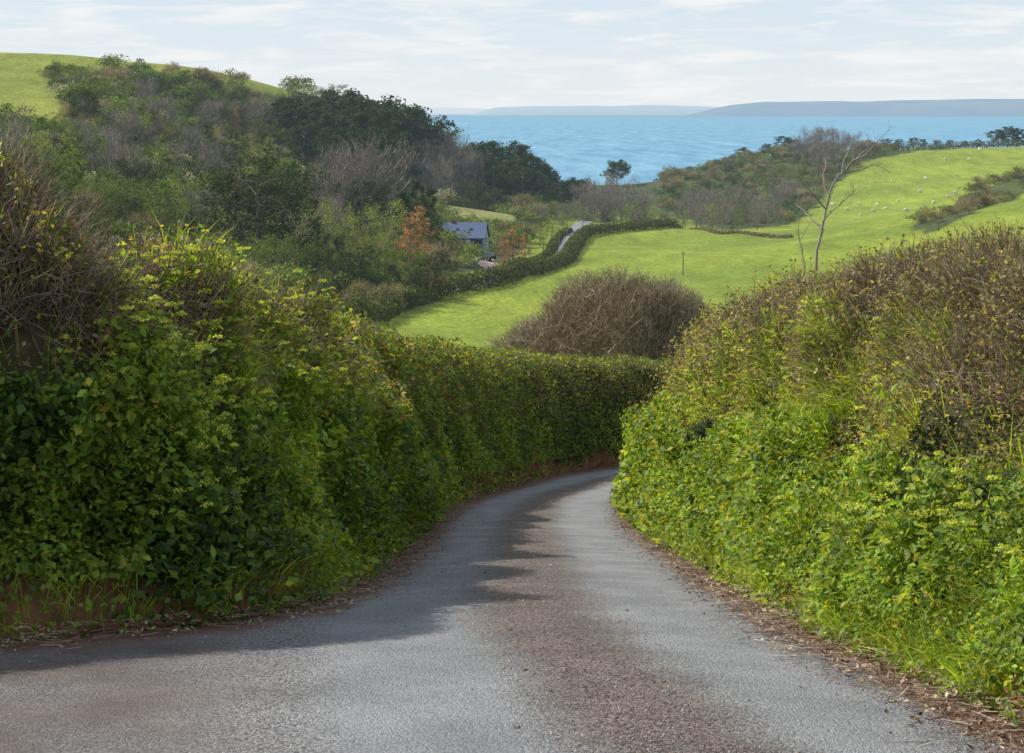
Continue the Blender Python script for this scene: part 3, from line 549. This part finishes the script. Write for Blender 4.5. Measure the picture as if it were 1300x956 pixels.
for px,tp,Y,w in [(360,122,565,1.2),(372,128,560,1.1),(392,120,575,1.2),(412,119,560,1.2),(436,112,580,1.3),(458,118,570,1.2),(478,124,585,1.2),(498,126,570,1.3),(520,134,590,1.2),(540,144,600,1.1),(470,140,540,1.1),(440,138,545,1.2),(408,142,540,1.1),(385,150,530,1),(510,150,560,1.1),(552,160,610,1),(420,160,520,1.1),(490,158,530,1.1),(455,165,515,1.1),
  (600,180,640,1.1),(618,178,620,1.1),(636,176,640,1.2),(655,182,630,1.2),(674,194,640,1.1),(690,205,650,1.1),(608,196,600,1.1),(645,200,610,1.1),(665,212,600,1.1),(702,218,640,1),(628,208,590,1),(685,222,600,1.1),(712,228,610,1.1),(722,228,640,1.2),(740,234,640,1.1),(700,240,580,1),(752,243,620,1.1)]: place('pine',px,tp,Y,w)
place('umbrella',783,205,820,1.1); place('umbrella',735,228,640,.9)
for px,tp,Y,w in [(332,210,262,1.2),(300,228,268,1),(362,228,268,1),(470,236,340,.9),(235,290,225,.8),(560,318,290,.7),(545,330,270,.9),(415,300,262,.9),(455,318,255,.9),(380,330,250,.9),(500,335,262,.8),(530,345,262,.8),(480,350,248,.8),(575,330,300,.7),(190,215,300,1),(130,180,400,1),(250,190,420,1.1),(60,235,260,.9),(300,165,480,1.1),(225,160,470,1),(770,255,560,1),(812,258,570,1),(150,150,500,1),(100,130,520,1)]: place('holm',px,tp,Y,w)
for px,tp,Y,w in [(528,222,350,.9),(546,232,355,.8),(513,238,345,.9),(480,200,420,1.1),(500,205,430,1),(455,212,410,.9)]: place('cypress',px,tp,Y,w)
for px,tp,Y,w in [(527,254,300,1.3),(520,268,292,1.2),(650,281,335,1),(640,292,332,.9),(668,290,350,.8)]: place('larch',px,tp,Y,w)
for px,tp,Y,w in [(450,205,345,1),(475,202,350,1.1),(425,215,340,.9),(745,240,560,1),(765,236,560,1.1),(790,238,555,1.1),(812,246,560,1),(755,248,530,1),(778,250,525,1),(715,262,470,.9),(735,258,500,.9),(868,256,600,1),(885,246,610,1),(905,250,600,1),(930,245,600,1),(950,252,600,1),(962,262,570,1),(975,255,590,.9),(890,264,570,1),(918,264,570,1),(985,240,640,1),(1000,232,680,1),(1015,178,790,1),(1030,170,790,1.2),(1048,167,790,1.2),(1066,170,795,1.2),(1084,174,790,1.1),(1098,182,790,1),(1040,182,760,1),(1060,186,760,1),(560,178,600,1),(580,190,600,1),(565,195,590,1),(585,205,585,1),(690,265,480,.8),(545,200,560,1),(530,190,560,1),(560,212,540,1),(225,122,560,1),(280,128,560,1),(305,132,570,1),(330,135,560,1)]: place('bare',px,tp,Y,w)
for px,tp,Y,w in [(415,262,300,1),(398,272,290,1),(435,280,290,.9),(460,270,300,.9),(490,262,310,1),(505,280,300,.9),(380,262,300,.9),(275,270,270,1),(250,262,280,1),(285,300,240,1),(480,300,280,.9),(700,275,440,1),(720,272,460,1),(800,262,520,1),(825,262,530,1),(690,290,400,.9),(672,300,380,.9),(685,283,430,1),(740,266,490,1),(760,270,500,.9),(850,270,520,.8),(780,268,500,.9),(900,262,560,.9),(870,268,550,.9)]: place('spring',px,tp,Y,w)
for px,tp,Y,w in [(395,310,258,1),(430,322,255,1),(350,300,240,1),(320,310,232,1),(470,345,252,1),(410,345,245,1),(520,318,275,1),(490,322,265,1),(265,320,225,1),(600,232,560,1),(575,238,560,1),(625,240,560,1),(650,248,560,1),(675,250,560,1),(700,255,560,1),(560,240,540,1),(590,250,540,1),(730,256,540,1),(795,262,540,1),(940,262,580,1)]: place('green',px,tp,Y,w)
for px,tp,Y in [(995,172,860),(1008,176,850),(1125,175,830),(1140,176,830),(1160,174,830),(1172,176,830),(1190,177,830),(1205,177,830),(1225,178,830),(1242,176,830),(1268,163,830),(1280,160,830),(1292,162,830),(1302,170,830),(945,186,860),(975,182,860)]: place('pine',px,tp,Y,1.6,'small pines along the far hilltop',3)
for i in range(150):    # scattered hillside trees
    px=rng.uniform(0,440); py=rng.uniform(130 if px>90 else 190,330)
    q=hit(px,py,190)
    if inpoly(np.array([q[0]]),np.array([q[1]]),Ftop)[0] or not inpoly(np.array([q[0]]),np.array([q[1]]),W1)[0]: continue
    plant(['bare','spring','green','green','holm','green','holm'][int(rng.integers(7))],q[0],q[1],float(T(*q)[0]),rng.uniform(6.5,10.5),1.1,'trees in the wooded valley')
VV=[];QQ=[];CC=[];base=0
def scatter(n,poly,kinds,p,smin,smax,bb,extra=None):
    global base
    x=rng.uniform(bb[0],bb[1],n*6); y=rng.uniform(bb[2],bb[3],n*6); k=inpoly(x,y,poly)&(np.abs(x/y)<.36)
    if extra is not None: k&=extra(x,y)
    x,y=x[k][:n],y[k][:n]; z=T(x,y); nn_=vnoise(np.stack([x,y,0*x],1),40,15)
    for i in range(len(x)):
        kd=kinds[min(len(kinds)-1,max(0,int((nn_[i]*.75+rng.random()*.5-.12)*len(kinds))))] if rng.random()<.75 else kinds[int(rng.integers(len(kinds)))]
        V,Q,C=BV[kd][rng.integers(4)]; s=rng.uniform(smin,smax); a=rng.uniform(0,6.28); R=np.array([[math.cos(a),-math.sin(a),0],[math.sin(a),math.cos(a),0],[0,0,1]])
        VV.append((V*[s,s,s*rng.uniform(.75,1.2)])@R.T+[x[i],y[i],z[i]-.3]); QQ.append(Q+base); CC.append(C*rng.uniform(.65,1.35)); base+=len(V)
HX,HY=hit(591,319,250)
gap_=lambda x,y:~((y>640)&(x/y>.018)&(x/y<.088))
clr=lambda x,y:(~inpoly(x,y,Ftop))&(~inpoly(x,y,Fhouse))&(np.hypot(x-HX,y-HY)>12)&~((x/y>(600-650)/FPX)&(x/y<(650-650)/FPX)&(y>HY-48)&(y<HY))&~near_lane(x,y,8.5)&gap_(x,y)
scatter(2500,W1,['green','olive','dark','bright','gorse','brown','green','blossom','olive','green'],None,2.6,5.6,(-260,110,180,620),clr)
scatter(900,W1,['gorse','brown','dark','olive','green'],None,4,7,(-260,110,560,1000),clr)
scatter(900,W2,['gorse','green','dark','brown','olive','gorse'],None,3,5,(60,260,500,960),gap_)
scatter(160,W3,['brown','olive','brown'],None,2,3.6,(70,200,320,460))
link('scrub',mk_mesh('scrub',np.vstack(VV),np.vstack(QQ),M_far,np.vstack(CC)),label='dense mixed scrub and thicket covering the hillsides',category='scrub',kind='stuff')
def hedge_line(pts,h,w,label,pal=HOLM,dens=30):
    p=spline(pts,1.0); z=T(p[:,0],p[:,1]); mb=MB(); n=len(p)*dens; i=rng.integers(0,len(p),n); th=rng.uniform(0,math.pi,n); hh=h*(.8+.45*vnoise(np.stack([p[:,0],p[:,1],z],1),7,4))[i]
    d=norm(np.gradient(p,axis=0))[i]; o=np.stack([-d[:,1],d[:,0]],1)
    P=np.stack([p[i,0]+o[:,0]*np.cos(th)*w/2+rng.normal(0,.2,n),p[i,1]+o[:,1]*np.cos(th)*w/2+rng.normal(0,.2,n),z[i]+np.abs(np.sin(th))**.5*hh*rng.uniform(.25,1,n)],1)
    Nn=np.stack([o[:,0]*np.cos(th),o[:,1]*np.cos(th),np.sin(th)],1); mb.leaves(P,Nn,.6,.45,pick(pal,n),.5)
    link('hedge',mb.mesh('hedge',M_far),label=label,category='hedge',group='hedges bounding the valley fields')
HG=[(.075,.10,.03),(.11,.115,.04),(.055,.07,.024)]; HB=[(.16,.14,.08),(.12,.13,.05),(.2,.17,.12)]
hedge_line([hit(450,410),hit(500,394),hit(560,377),hit(640,358),hit(690,345)],3.2,4,'thick dark hedge along lower edge of pasture',HG,80)
hedge_line([hit(694,345),hit(718,333),hit(728,318),hit(738,304),hit(765,297),hit(810,294),hit(858,290)],2.6,3.2,'dark clipped hedge curving beside lane and pasture',HG,70)
hedge_line([hit(640,345),hit(680,334),hit(698,322),hit(706,308),hit(722,296)],1.4,2.,'hedge on the house side of the valley lane',HG,50)
hedge_line([hit(860,290),hit(900,294),hit(940,299),hit(1005,303)],1.0,1.4,'low hedge between two green fields',HB,25)
hedge_line([(168,812),(210,815),(250,820),(290,820)],3.6,4,'hedge along the skyline of sheep pasture',HG,60)
def ribbon(name,pts,w,mat,label,dz=.15,cat='road'):
    p=spline(pts,1.5); d=norm(np.gradient(p,axis=0)); o=np.stack([-d[:,1],d[:,0]],1); V=[]
    for f in (-1,-.5,0,.5,1):
        q=p+o*w*.5*f; V.append(np.stack([q[:,0],q[:,1],T(q[:,0],q[:,1])+dz],1))
    V=np.stack(V,1).reshape(-1,3); n=len(p); ii=np.arange(n-1)[:,None]*5; jj=np.arange(4)[None]
    link(name,mk_mesh(name,V,np.stack([ii+jj+1,ii+jj,ii+5+jj,ii+6+jj],-1).reshape(-1,4),mat,None,True),label=label,category=cat,kind='structure')
M_lane=mat_plain('valley_lane',(.24,.235,.24),.8,.15,2); M_gravel=mat_plain('drive_gravel',(.34,.28,.25),.9,.2,3)
ribbon('road',[hit(560,372),hit(640,351),hit(690,338),hit(706,326),hit(713,313),hit(717,302),hit(730,292),hit(800,285),hit(850,280)],4.2,M_lane,'grey lane winding along the valley floor')
ribbon('path',[hit(655,349),hit(628,343),hit(618,335),hit(615,326)],4.5,M_gravel,'gravel drive leading up to the house',.15,'path')
# ------------------------------------------------------------------ buildings
def box_mesh(name,x0,x1,y0,y1,z0,z1,mat):
    V=[(x0,y0,z0),(x1,y0,z0),(x1,y1,z0),(x0,y1,z0),(x0,y0,z1),(x1,y0,z1),(x1,y1,z1),(x0,y1,z1)]
    return mk_mesh(name,V,[[0,3,2,1],[4,5,6,7],[0,1,5,4],[1,2,6,5],[2,3,7,6],[3,0,4,7]],mat)
M_slate=mat_plain('slate',(.11,.155,.25),.65,.15,3,.25); M_render=mat_plain('rendered_wall',(.42,.45,.50),.8,.08,1); M_clad=mat_plain('blue_grey_cladding',(.20,.25,.36),.7,.15,2)
M_glass=mat_plain('window_glass',(.05,.07,.09),.1,.2,1,.6); M_white=mat_plain('white_paint',(.75,.75,.73),.5,.05,2); M_stone=mat_plain('stone',(.38,.33,.26),.9,.3,2); M_ochre=mat_plain('ochre_wall',(.65,.5,.27),.8,.1,1); M_brick=mat_plain('brick',(.3,.13,.08),.9,.2,4)
def house(loc,rot,Lx,Wy,eave,ridge,wall_m,gable_m,nwin,label,skyl=3,two=False):
    e=link('house',None,label=label,category='house'); e.location=loc; e.rotation_euler=(0,0,rot); hx,hy=Lx/2,Wy/2
    V=[(-hx,-hy,-1.5),(hx,-hy,-1.5),(hx,hy,-1.5),(-hx,hy,-1.5),(-hx,-hy,eave),(hx,-hy,eave),(hx,hy,eave),(-hx,hy,eave),(-hx,0,ridge),(hx,0,ridge)]
    me=bpy.data.meshes.new('wall'); me.from_pydata(V,[],[(0,1,5,4),(2,3,7,6),(1,2,6,9,5),(3,0,4,8,7),(0,3,2,1)]); me.materials.append(wall_m); me.materials.append(gable_m); me.polygons[2].material_index=1; me.polygons[3].material_index=1; link('wall',me,e)
    o=.35; sl=(ridge-eave)/hy; V=[]
    for sx in (-hx-o,hx+o):
        for yy,zz in ((-hy-o,eave-o*sl),(0,ridge),(hy+o,eave-o*sl)): V+= [(sx,yy,zz+.03),(sx,yy,zz+.25)]
    me=bpy.data.meshes.new('roof'); me.from_pydata(V,[],[(1,7,9,3),(3,9,11,5),(0,2,8,6),(2,4,10,8),(0,6,7,1),(4,5,11,10),(0,1,3,2),(2,3,5,4),(6,8,9,7),(8,10,11,9)]); me.materials.append(M_slate); rf=link('roof',me,e)
    link('chimney',box_mesh('chimney',-hx*.6-.3,-hx*.6+.3,-.3,.3,ridge-.6,ridge+.7,M_brick),rf)
    for i in range(skyl):
        x=-hx+Lx*(i+1)/(skyl+1); yc=-hy*.5; zc=eave+(ridge-eave)*.5+.27; w=.35; h=.4
        V=[(x-w,yc-h*.75,zc-h*.75*sl),(x+w,yc-h*.75,zc-h*.75*sl),(x+w,yc+h*.75,zc+h*.75*sl),(x-w,yc+h*.75,zc+h*.75*sl)]; V+=[(a,b,c+.07) for a,b,c in V]
        link('skylight',mk_mesh('skylight',V,[[0,3,2,1],[4,5,6,7],[0,1,5,4],[1,2,6,5],[2,3,7,6],[3,0,4,7]],M_glass),rf)
    def win(x,z,ww,hh):
        w=link('window',box_mesh('window',x-ww/2,x+ww/2,-hy-.06,-hy-.01,z,z+hh,M_glass),e)
        for nm,b in (('frame',(x-ww/2-.08,x+ww/2+.08,z+hh,z+hh+.09)),('frame',(x-ww/2-.08,x+ww/2+.08,z-.1,z)),('frame',(x-.04,x+.04,z+.003,z+hh-.003))): link(nm,box_mesh(nm,b[0],b[1],-hy-.1,-hy-.063,b[2],b[3],M_white),w)
    for i in range(nwin):
        x=-hx+Lx*(i+.5)/nwin
        if i==nwin//2: link('door',box_mesh('door',x-.5,x+.5,-hy-.07,-hy-.01,0,min(2.05,eave-.15),M_white),e)
        else: win(x,.8,1.1,.95)
        if two: win(x,3.3,1.1,1.0)
    g=link('window',box_mesh('window',hx+.01,hx+.06,-.6,.6,1.0,2.2,M_glass),e); link('frame',box_mesh('frame',hx+.01,hx+.1,-.7,.7,2.2,2.3,M_white),g)
    if two: link('window',box_mesh('window',hx+.01,hx+.06,-.5,.5,3.4,4.5,M_glass),e)
    return e
hz_=float(T(HX,HY)[0]); zt=pixel_ray(589,284)[1]*HY; print('house',HX,HY,'ridge h',zt-hz_)
rh=max(4.2,min(5.2,zt-hz_)); house((HX,HY,max(hz_,zt-rh)+.05),rad(-8),9.4,7.2,2.2,rh,M_clad,M_render,4,'slate roofed house with pale gable and skylights',2,False)
for px,dy,h,kd in [(560,-7,4.2,'green'),(572,-9,3.2,'holm'),(583,-10,2.6,'green'),(594,-11,2.0,'spring'),(553,-3,5.5,'holm'),(547,4,7,'green'),(632,6,5,'spring'),(612,12,7,'green'),(578,13,7,'green')]:
    a,_=pixel_ray(px,320); y=HY+dy; plant(kd,a*y,y,float(T(a*y,y)[0]),h,1.3,'trees in the wooded valley')
def at(px,py,Y):
    a,b=pixel_ray(px,py); return a*Y,Y,float(T(a*Y,Y)[0])
x,y,z=at(838,238,930); zt=pixel_ray(838,228)[1]*930; house((x,y,zt-7.2),rad(-15),7,6,4.6,7.2,M_ochre,M_ochre,3,'ochre cottage beside the beach at valley mouth',0,True)
x,y,z=at(852,240,925); house((x,y,zt-8.5),rad(20),7,5,3,5,M_stone,M_ochre,3,'small stone cottage beside the beach',0,False)
# ------------------------------------------------------------------ utility poles, sign
M_wood=mat_plain('weathered_wood',(.24,.2,.16),.9,.2,3)
def pole(px,base,top):
    x,y=hit(px,base); z=float(T(x,y)[0]); h=max(4.5,pixel_ray(px,top)[1]*y-z); e=link('utility_pole',None,label='wooden utility pole with short crossarm beside field',category='utility pole',group='utility poles in the valley'); e.location=(x,y,z)
    mb=MB(); mb.tube([(0,0,-.5),(0,0,h*.5),(0,0,h)],[.13,.11,.09],8,(.26,.22,.18)); link('pole',mb.mesh('pole',M_twig,True),e)
    link('crossarm',box_mesh('crossarm',-.35,.35,.1,.16,h-.5,h-.42,M_wood),e)
for q in [(867,350,322),(710,314,294),(483,380,345),(560,352,322)]: pole(*q)
x,y=hit(522,368); z=float(T(x,y)[0]); e=link('sign',None,label='small pale notice board on posts by hedge',category='sign'); e.location=(x,y,z+1.6)
link('board',box_mesh('board',-.8,.8,-.04,.04,.8,1.4,mat_plain('sign_paint',(.6,.58,.35),.6,.08,2)),e)
for sx in (-.6,.6): link('post',box_mesh('post',sx-.05,sx+.05,.045,.13,-2.0,1.3,M_wood),e)
# ------------------------------------------------------------------ car
def wheel_mesh():
    mb=MB(); k=16; a=np.arange(k)*2*math.pi/k
    prof=[(0.02,-.11),(.2,-.11),(.31,-.1),(.33,-.06),(.33,.06),(.31,.1),(.2,.11),(.02,.11)]
    V=np.array([[(r_*math.cos(t),w,r_*math.sin(t)) for t in a] for r_,w in prof]).reshape(-1,3); i=np.arange(len(prof)-1)[:,None]*k; j=np.arange(k)[None]
    mb.add(V,np.stack([i+j,i+(j+1)%k,i+k+(j+1)%k,i+k+j],-1).reshape(-1,4),(.02,.02,.02)); return mb.mesh('wheel',M_twig,True)
WM=wheel_mesh(); 
def car(loc,rot,paint,label):
    e=link('parked_car',None,label=label,category='car'); e.location=loc; e.rotation_euler=(0,0,rot)
    prof=[(-2.05,.35),(-2.1,.62),(-1.95,.86),(-1.1,.95),(-.9,.96),(1.35,.98),(1.95,.9),(2.08,.6),(2.02,.34)]
    def loft(p,hw,mat,name,tw=None):
        n=len(p); V=[]; hws=hw if hasattr(hw,'__len__') else [hw]*n
        for sgn in (-1,1): V+=[(x,sgn*hws[i],z) for i,(x,z) in enumerate(p)]
        F_=[tuple(range(n))[::-1],tuple(range(n,2*n))]+[(i,(i+1)%n,n+(i+1)%n,n+i) for i in range(n)]
        me=bpy.data.meshes.new(name); me.from_pydata(V,[],F_); me.materials.append(mat); return me
    link('body',loft(prof,[.8,.84,.86,.84,.84,.84,.86,.84,.8],paint,'body'),e)
    link('window',loft([(-.95,.965),(-.35,1.40),(.95,1.42),(1.5,.985)],[.80,.62,.62,.78],M_glass,'window'),e)
    link('roof',loft([(-.36,1.415),(-.3,1.47),(.9,1.49),(.97,1.435)],[.63,.6,.6,.63],paint,'roof'),e)
    for wx in (-1.3,1.3):
        for wy in (-.78,.78): w=link('wheel',WM,e); w.location=(wx,wy,.33)
    for wy in (-.6,.6): link('headlight',box_mesh('headlight',-2.12,-2.06,wy-.15,wy+.15,.62,.75,M_white),e)
x,y=hit(621,333); z=float(T(x,y)[0]); car((x,y,z+.2),rad(70),mat_plain('dark_car_paint',(.02,.025,.035),.25,.1,1,.6),'small dark car parked beside the house')
# ------------------------------------------------------------------ sheep
def sheep_mesh(graze):
    hx=.95 if graze else .85; hz2=.25 if graze else 1.0
    V=[(-.45,0,.68),(0,0,.7),(.42,0,.7),(.66,0,.62 if graze else .84),(hx-.08,0,hz2+.12 if graze else hz2),(hx+.1,0,hz2-.02 if graze else hz2-.05)]; R=[.24,.29,.24,.13,.1,.06]; E=[(0,1),(1,2),(2,3),(3,4),(4,5)]
    for bx,pi in ((-.42,0),(.38,2)):
        for sy in (-.15,.15):
            n=len(V); V+=[(bx,sy,.45),(bx+.02,sy,.22),(bx,sy,.02)]; R+=[.09,.045,.04]; E+=[(pi,n),(n,n+1),(n+1,n+2)]
    n=len(V); V+=[(-.7,0,.6)]; R+=[.05]; E+=[(0,n)]
    me=bpy.data.meshes.new('sheep'); me.from_pydata(V,E,[]); o=bpy.data.objects.new('tmp',me); col_main.objects.link(o); o.modifiers.new('s','SKIN')
    for i,v in enumerate(me.skin_vertices[0].data): v.radius=(R[i],R[i]); v.use_root=(i==1)
    o.modifiers.new('d','SUBSURF').levels=1
    dg=bpy.context.evaluated_depsgraph_get(); res=bpy.data.meshes.new_from_object(o.evaluated_get(dg)); bpy.data.objects.remove(o); res.name='sheep_body'
    res.materials.clear(); res.materials.append(mat_plain('fleece',(.74,.7,.62),.95,.1,6)); return res
SM=[sheep_mesh(True),sheep_mesh(False)]
for i,(px,py) in enumerate([(1057,262),(1075,268),(1092,276),(1108,270),(1113,262),(1125,268),(1140,258),(1168,246),(1203,252),(1212,248),(1175,228),(1200,204),(1215,226),(1243,192),(1132,233),(1150,276),(1090,262),(1185,262),(1230,205)]):
    q=hit(px,py,450); z=float(T(*q)[0]); o=link('sheep',SM[0 if i%4 else 1],label='white sheep grazing on the green hillside' if i%4 else 'white sheep standing on the green hillside',category='sheep',group='sheep on the hillside pasture'); o.location=(q[0],q[1],z-.02); o.rotation_euler=(0,0,rng.uniform(0,6.28)); o.scale=(1.2,)*3
# ------------------------------------------------------------------ bare thicket bush below the lane
e=link('bare_bush',None,label='large domed leafless brown bush behind the hedge',category='bush'); bx,by=4.35,66; bz=float(T(bx,by)[0]); e.location=(bx,by,bz)
top=pixel_ray(800,349)[1]*by-bz; mb=MB(); N=90000
v=norm(rng.normal(size=(N,3))); v[:,2]=np.abs(v[:,2]); lump=.82+.18*vnoise(v*3,.9,6)+.12*vnoise(v*3,.3,7)
sc=np.stack([np.where(v[:,0]<0,6.4,5.8),np.full(N,4.5),np.full(N,top-.1)],1); P=v*sc*lump[:,None]*rng.uniform(.6,1,(N,1))**.5
D=norm(v*np.array([.7,.7,.5])+rng.normal(size=(N,3))*.5+np.array([0,0,.4])); l=(rng.uniform(.2,.6,N)+.5*(rng.random(N)<.06))[:,None]
mb.twigs(P-D*l*.5,P+D*l*.5,.018,.008,pick([(.31,.24,.17),(.42,.34,.24),(.21,.16,.11),(.25,.25,.11)],N,[.4,.3,.2,.1])); link('twigs',mb.mesh('twigs',M_twig),e)
mb=MB()
for i in range(70):
    d=v[i]*sc[i]*.8; b=rng.normal(0,.5,3)*[1,1,0]; mb.tube([b,b*.8+d*.4+[0,0,.5],d*.9],[.06,.04,.015],4,(.16,.12,.08))
link('stem',mb.mesh('stem',M_twig,True),e)
# ------------------------------------------------------------------ bare sapling in right hedge
def sapling(Y,marks,limbs,seed,label,r0,nb=5,ln=(.15,.4)):
    r=np.random.default_rng(seed); e=link('bare_sapling',None,label=label,category='tree'); mt=MB(); mc=MB()
    def W(ms,dy=0): return np.array([(pixel_ray(px,py)[0]*(Y+dy*i),Y+dy*i,pixel_ray(px,py)[1]*(Y+dy*i)) for i,(px,py) in enumerate(ms)])
    pts=W(marks); base=pts[0]-[0,0,1.3]; e.location=base; pts=spline(np.vstack([base,pts]),.1)-base; pts+=np.cumsum(r.normal(0,.006,pts.shape),0); f=np.linspace(0,1,len(pts))
    mt.tube(pts,r0*(1-.8*f)+.003,7,(.3,.26,.22))
    def tw(pts,f0,n_,w):
        tg=norm(np.gradient(pts,axis=0))
        for _ in range(n_):
            j=int(r.uniform(f0,.98)*len(pts)); p=pts[j]; dd=norm(tg[j]*.9+r.normal(0,.45,3)+[.05,0,.15]); l=r.uniform(*ln); q=[p]
            for i in range(5): dd=norm(dd+r.normal(0,.13,3)+[0,0,.05]); q.append(q[-1]+dd*l/5)
            mc.tube(q,np.linspace(w,.0018,6),4,(.27,.23,.19))
            for i in (2,3,4):
                d3=norm(dd+r.normal(0,.5,3)); mc.tube([q[i],q[i]+d3*l*.2+[0,0,.01],q[i]+d3*l*.4+[0,0,.03]],[w*.5,w*.4,.0016],3,(.27,.23,.19))
    tw(pts,.5,nb*2,r0*.18)
    for L_,dy in limbs:
        lp=spline(W(L_,dy),.08)-base; k=int(np.argmin(np.linalg.norm(pts-lp[0],axis=1))); lp=np.vstack([pts[k],lp[1:]]); lp[1:]+=np.cumsum(r.normal(0,.007,(len(lp)-1,3)),0)
        g=np.linspace(0,1,len(lp)); mc.tube(lp,r0*.38*(1-.82*g)+.002,5,(.28,.24,.2)); tw(lp,.25,nb,r0*.13)
    link('trunk',mt.mesh('trunk',M_twig,True),e); link('branches',mc.mesh('branches',M_twig,True),e)
sapling(21,[(1034,335),(1040,290),(1047,250),(1058,226),(1076,208),(1093,192),(1102,182)],
 [([(1048,246),(1046,222),(1049,205),(1047,192)],.15),([(1044,262),(1030,243),(1018,230),(1010,220)],-.15),([(1060,222),(1083,217),(1105,212),(1122,204)],.2),([(1076,208),(1098,194),(1112,180),(1122,168)],-.1),([(1068,214),(1071,200),(1078,188),(1080,180)],.1),([(1042,285),(1060,264),(1078,252),(1092,240)],-.2),([(1041,290),(1026,272),(1014,264),(1006,256)],.15)],4,'leafless sapling leaning out of the hedge',.024,5,(.12,.32))
sapling(22,[(1020,335),(1014,300),(1012,272)],[([(1015,305),(1024,290),(1030,278)],.1)],8,'short leafless shoot rising out of the hedge',.010,2,(.1,.25))
# ------------------------------------------------------------------ light & sky
w=bpy.data.worlds.new('World'); scene.world=w; w.use_nodes=True; nt=w.node_tree; N_=nt.nodes; L_=nt.links; bg=N_['Background']
K=.15
sky=N_.new('ShaderNodeTexSky'); sky.sky_type='NISHITA'; sky.sun_disc=False; sky.sun_elevation=SUN_EL; sky.sun_rotation=SUN_AZ%(2*math.pi); sky.air_density=1.0; sky.dust_density=.8; sky.ozone_density=1.5; sky.altitude=50
tc=N_.new('ShaderNodeTexCoord'); sx_=N_.new('ShaderNodeSeparateXYZ'); L_.new(tc.outputs['Generated'],sx_.inputs[0])
gr=N_.new('ShaderNodeValToRGB'); el=gr.color_ramp.elements; el[0].position=0; el[0].color=(.82/K/8,.87/K/8,.89/K/8,1); el[1].position=.09; el[1].color=(.62/K/8,.76/K/8,.88/K/8,1)
L_.new(sx_.outputs['Z'],gr.inputs[0]); g8=N_.new('ShaderNodeVectorMath'); g8.operation='SCALE'; g8.inputs['Scale'].default_value=8; L_.new(gr.outputs[0],g8.inputs[0])
hm=N_.new('ShaderNodeMapRange'); hm.interpolation_type='SMOOTHSTEP'; hm.inputs[1].default_value=.1; hm.inputs[2].default_value=.75; hm.inputs[3].default_value=.96; hm.inputs[4].default_value=.2; L_.new(sx_.outputs['Z'],hm.inputs[0])
m1=N_.new('ShaderNodeMix'); m1.data_type='RGBA'; L_.new(hm.outputs[0],m1.inputs[0]); L_.new(sky.outputs[0],m1.inputs[6]); L_.new(g8.outputs[0],m1.inputs[7])
mp=N_.new('ShaderNodeMapping'); mp.inputs['Scale'].default_value=(10,10,75); L_.new(tc.outputs['Generated'],mp.inputs[0])
nz1=N_.new('ShaderNodeTexNoise'); nz1.inputs['Scale'].default_value=1.5; nz1.inputs['Detail'].default_value=6; nz1.inputs['Roughness'].default_value=.55; nz1.inputs['Distortion'].default_value=.6; L_.new(mp.outputs[0],nz1.inputs['Vector'])
rp=N_.new('ShaderNodeValToRGB'); rp.color_ramp.elements[0].position=.46; rp.color_ramp.elements[1].position=.66; L_.new(nz1.outputs['Fac'],rp.inputs[0])
mm=N_.new('ShaderNodeMath'); mm.operation='MULTIPLY'; mm.inputs[1].default_value=.9; L_.new(rp.outputs[0],mm.inputs[0])
mx=N_.new('ShaderNodeMix'); mx.data_type='RGBA'; L_.new(mm.outputs[0],mx.inputs[0]); L_.new(m1.outputs[2],mx.inputs[6]); mx.inputs[7].default_value=(.91/K,.92/K,.925/K,1)
L_.new(mx.outputs[2],bg.inputs[0]); bg.inputs[1].default_value=K
sd=bpy.data.lights.new('sun','SUN'); sd.energy=5.0; sd.angle=rad(.5); sd.color=(1,.95,.87); so=bpy.data.objects.new('sun',sd); col_main.objects.link(so); so.rotation_euler=sunvec.to_track_quat('Z','Y').to_euler()
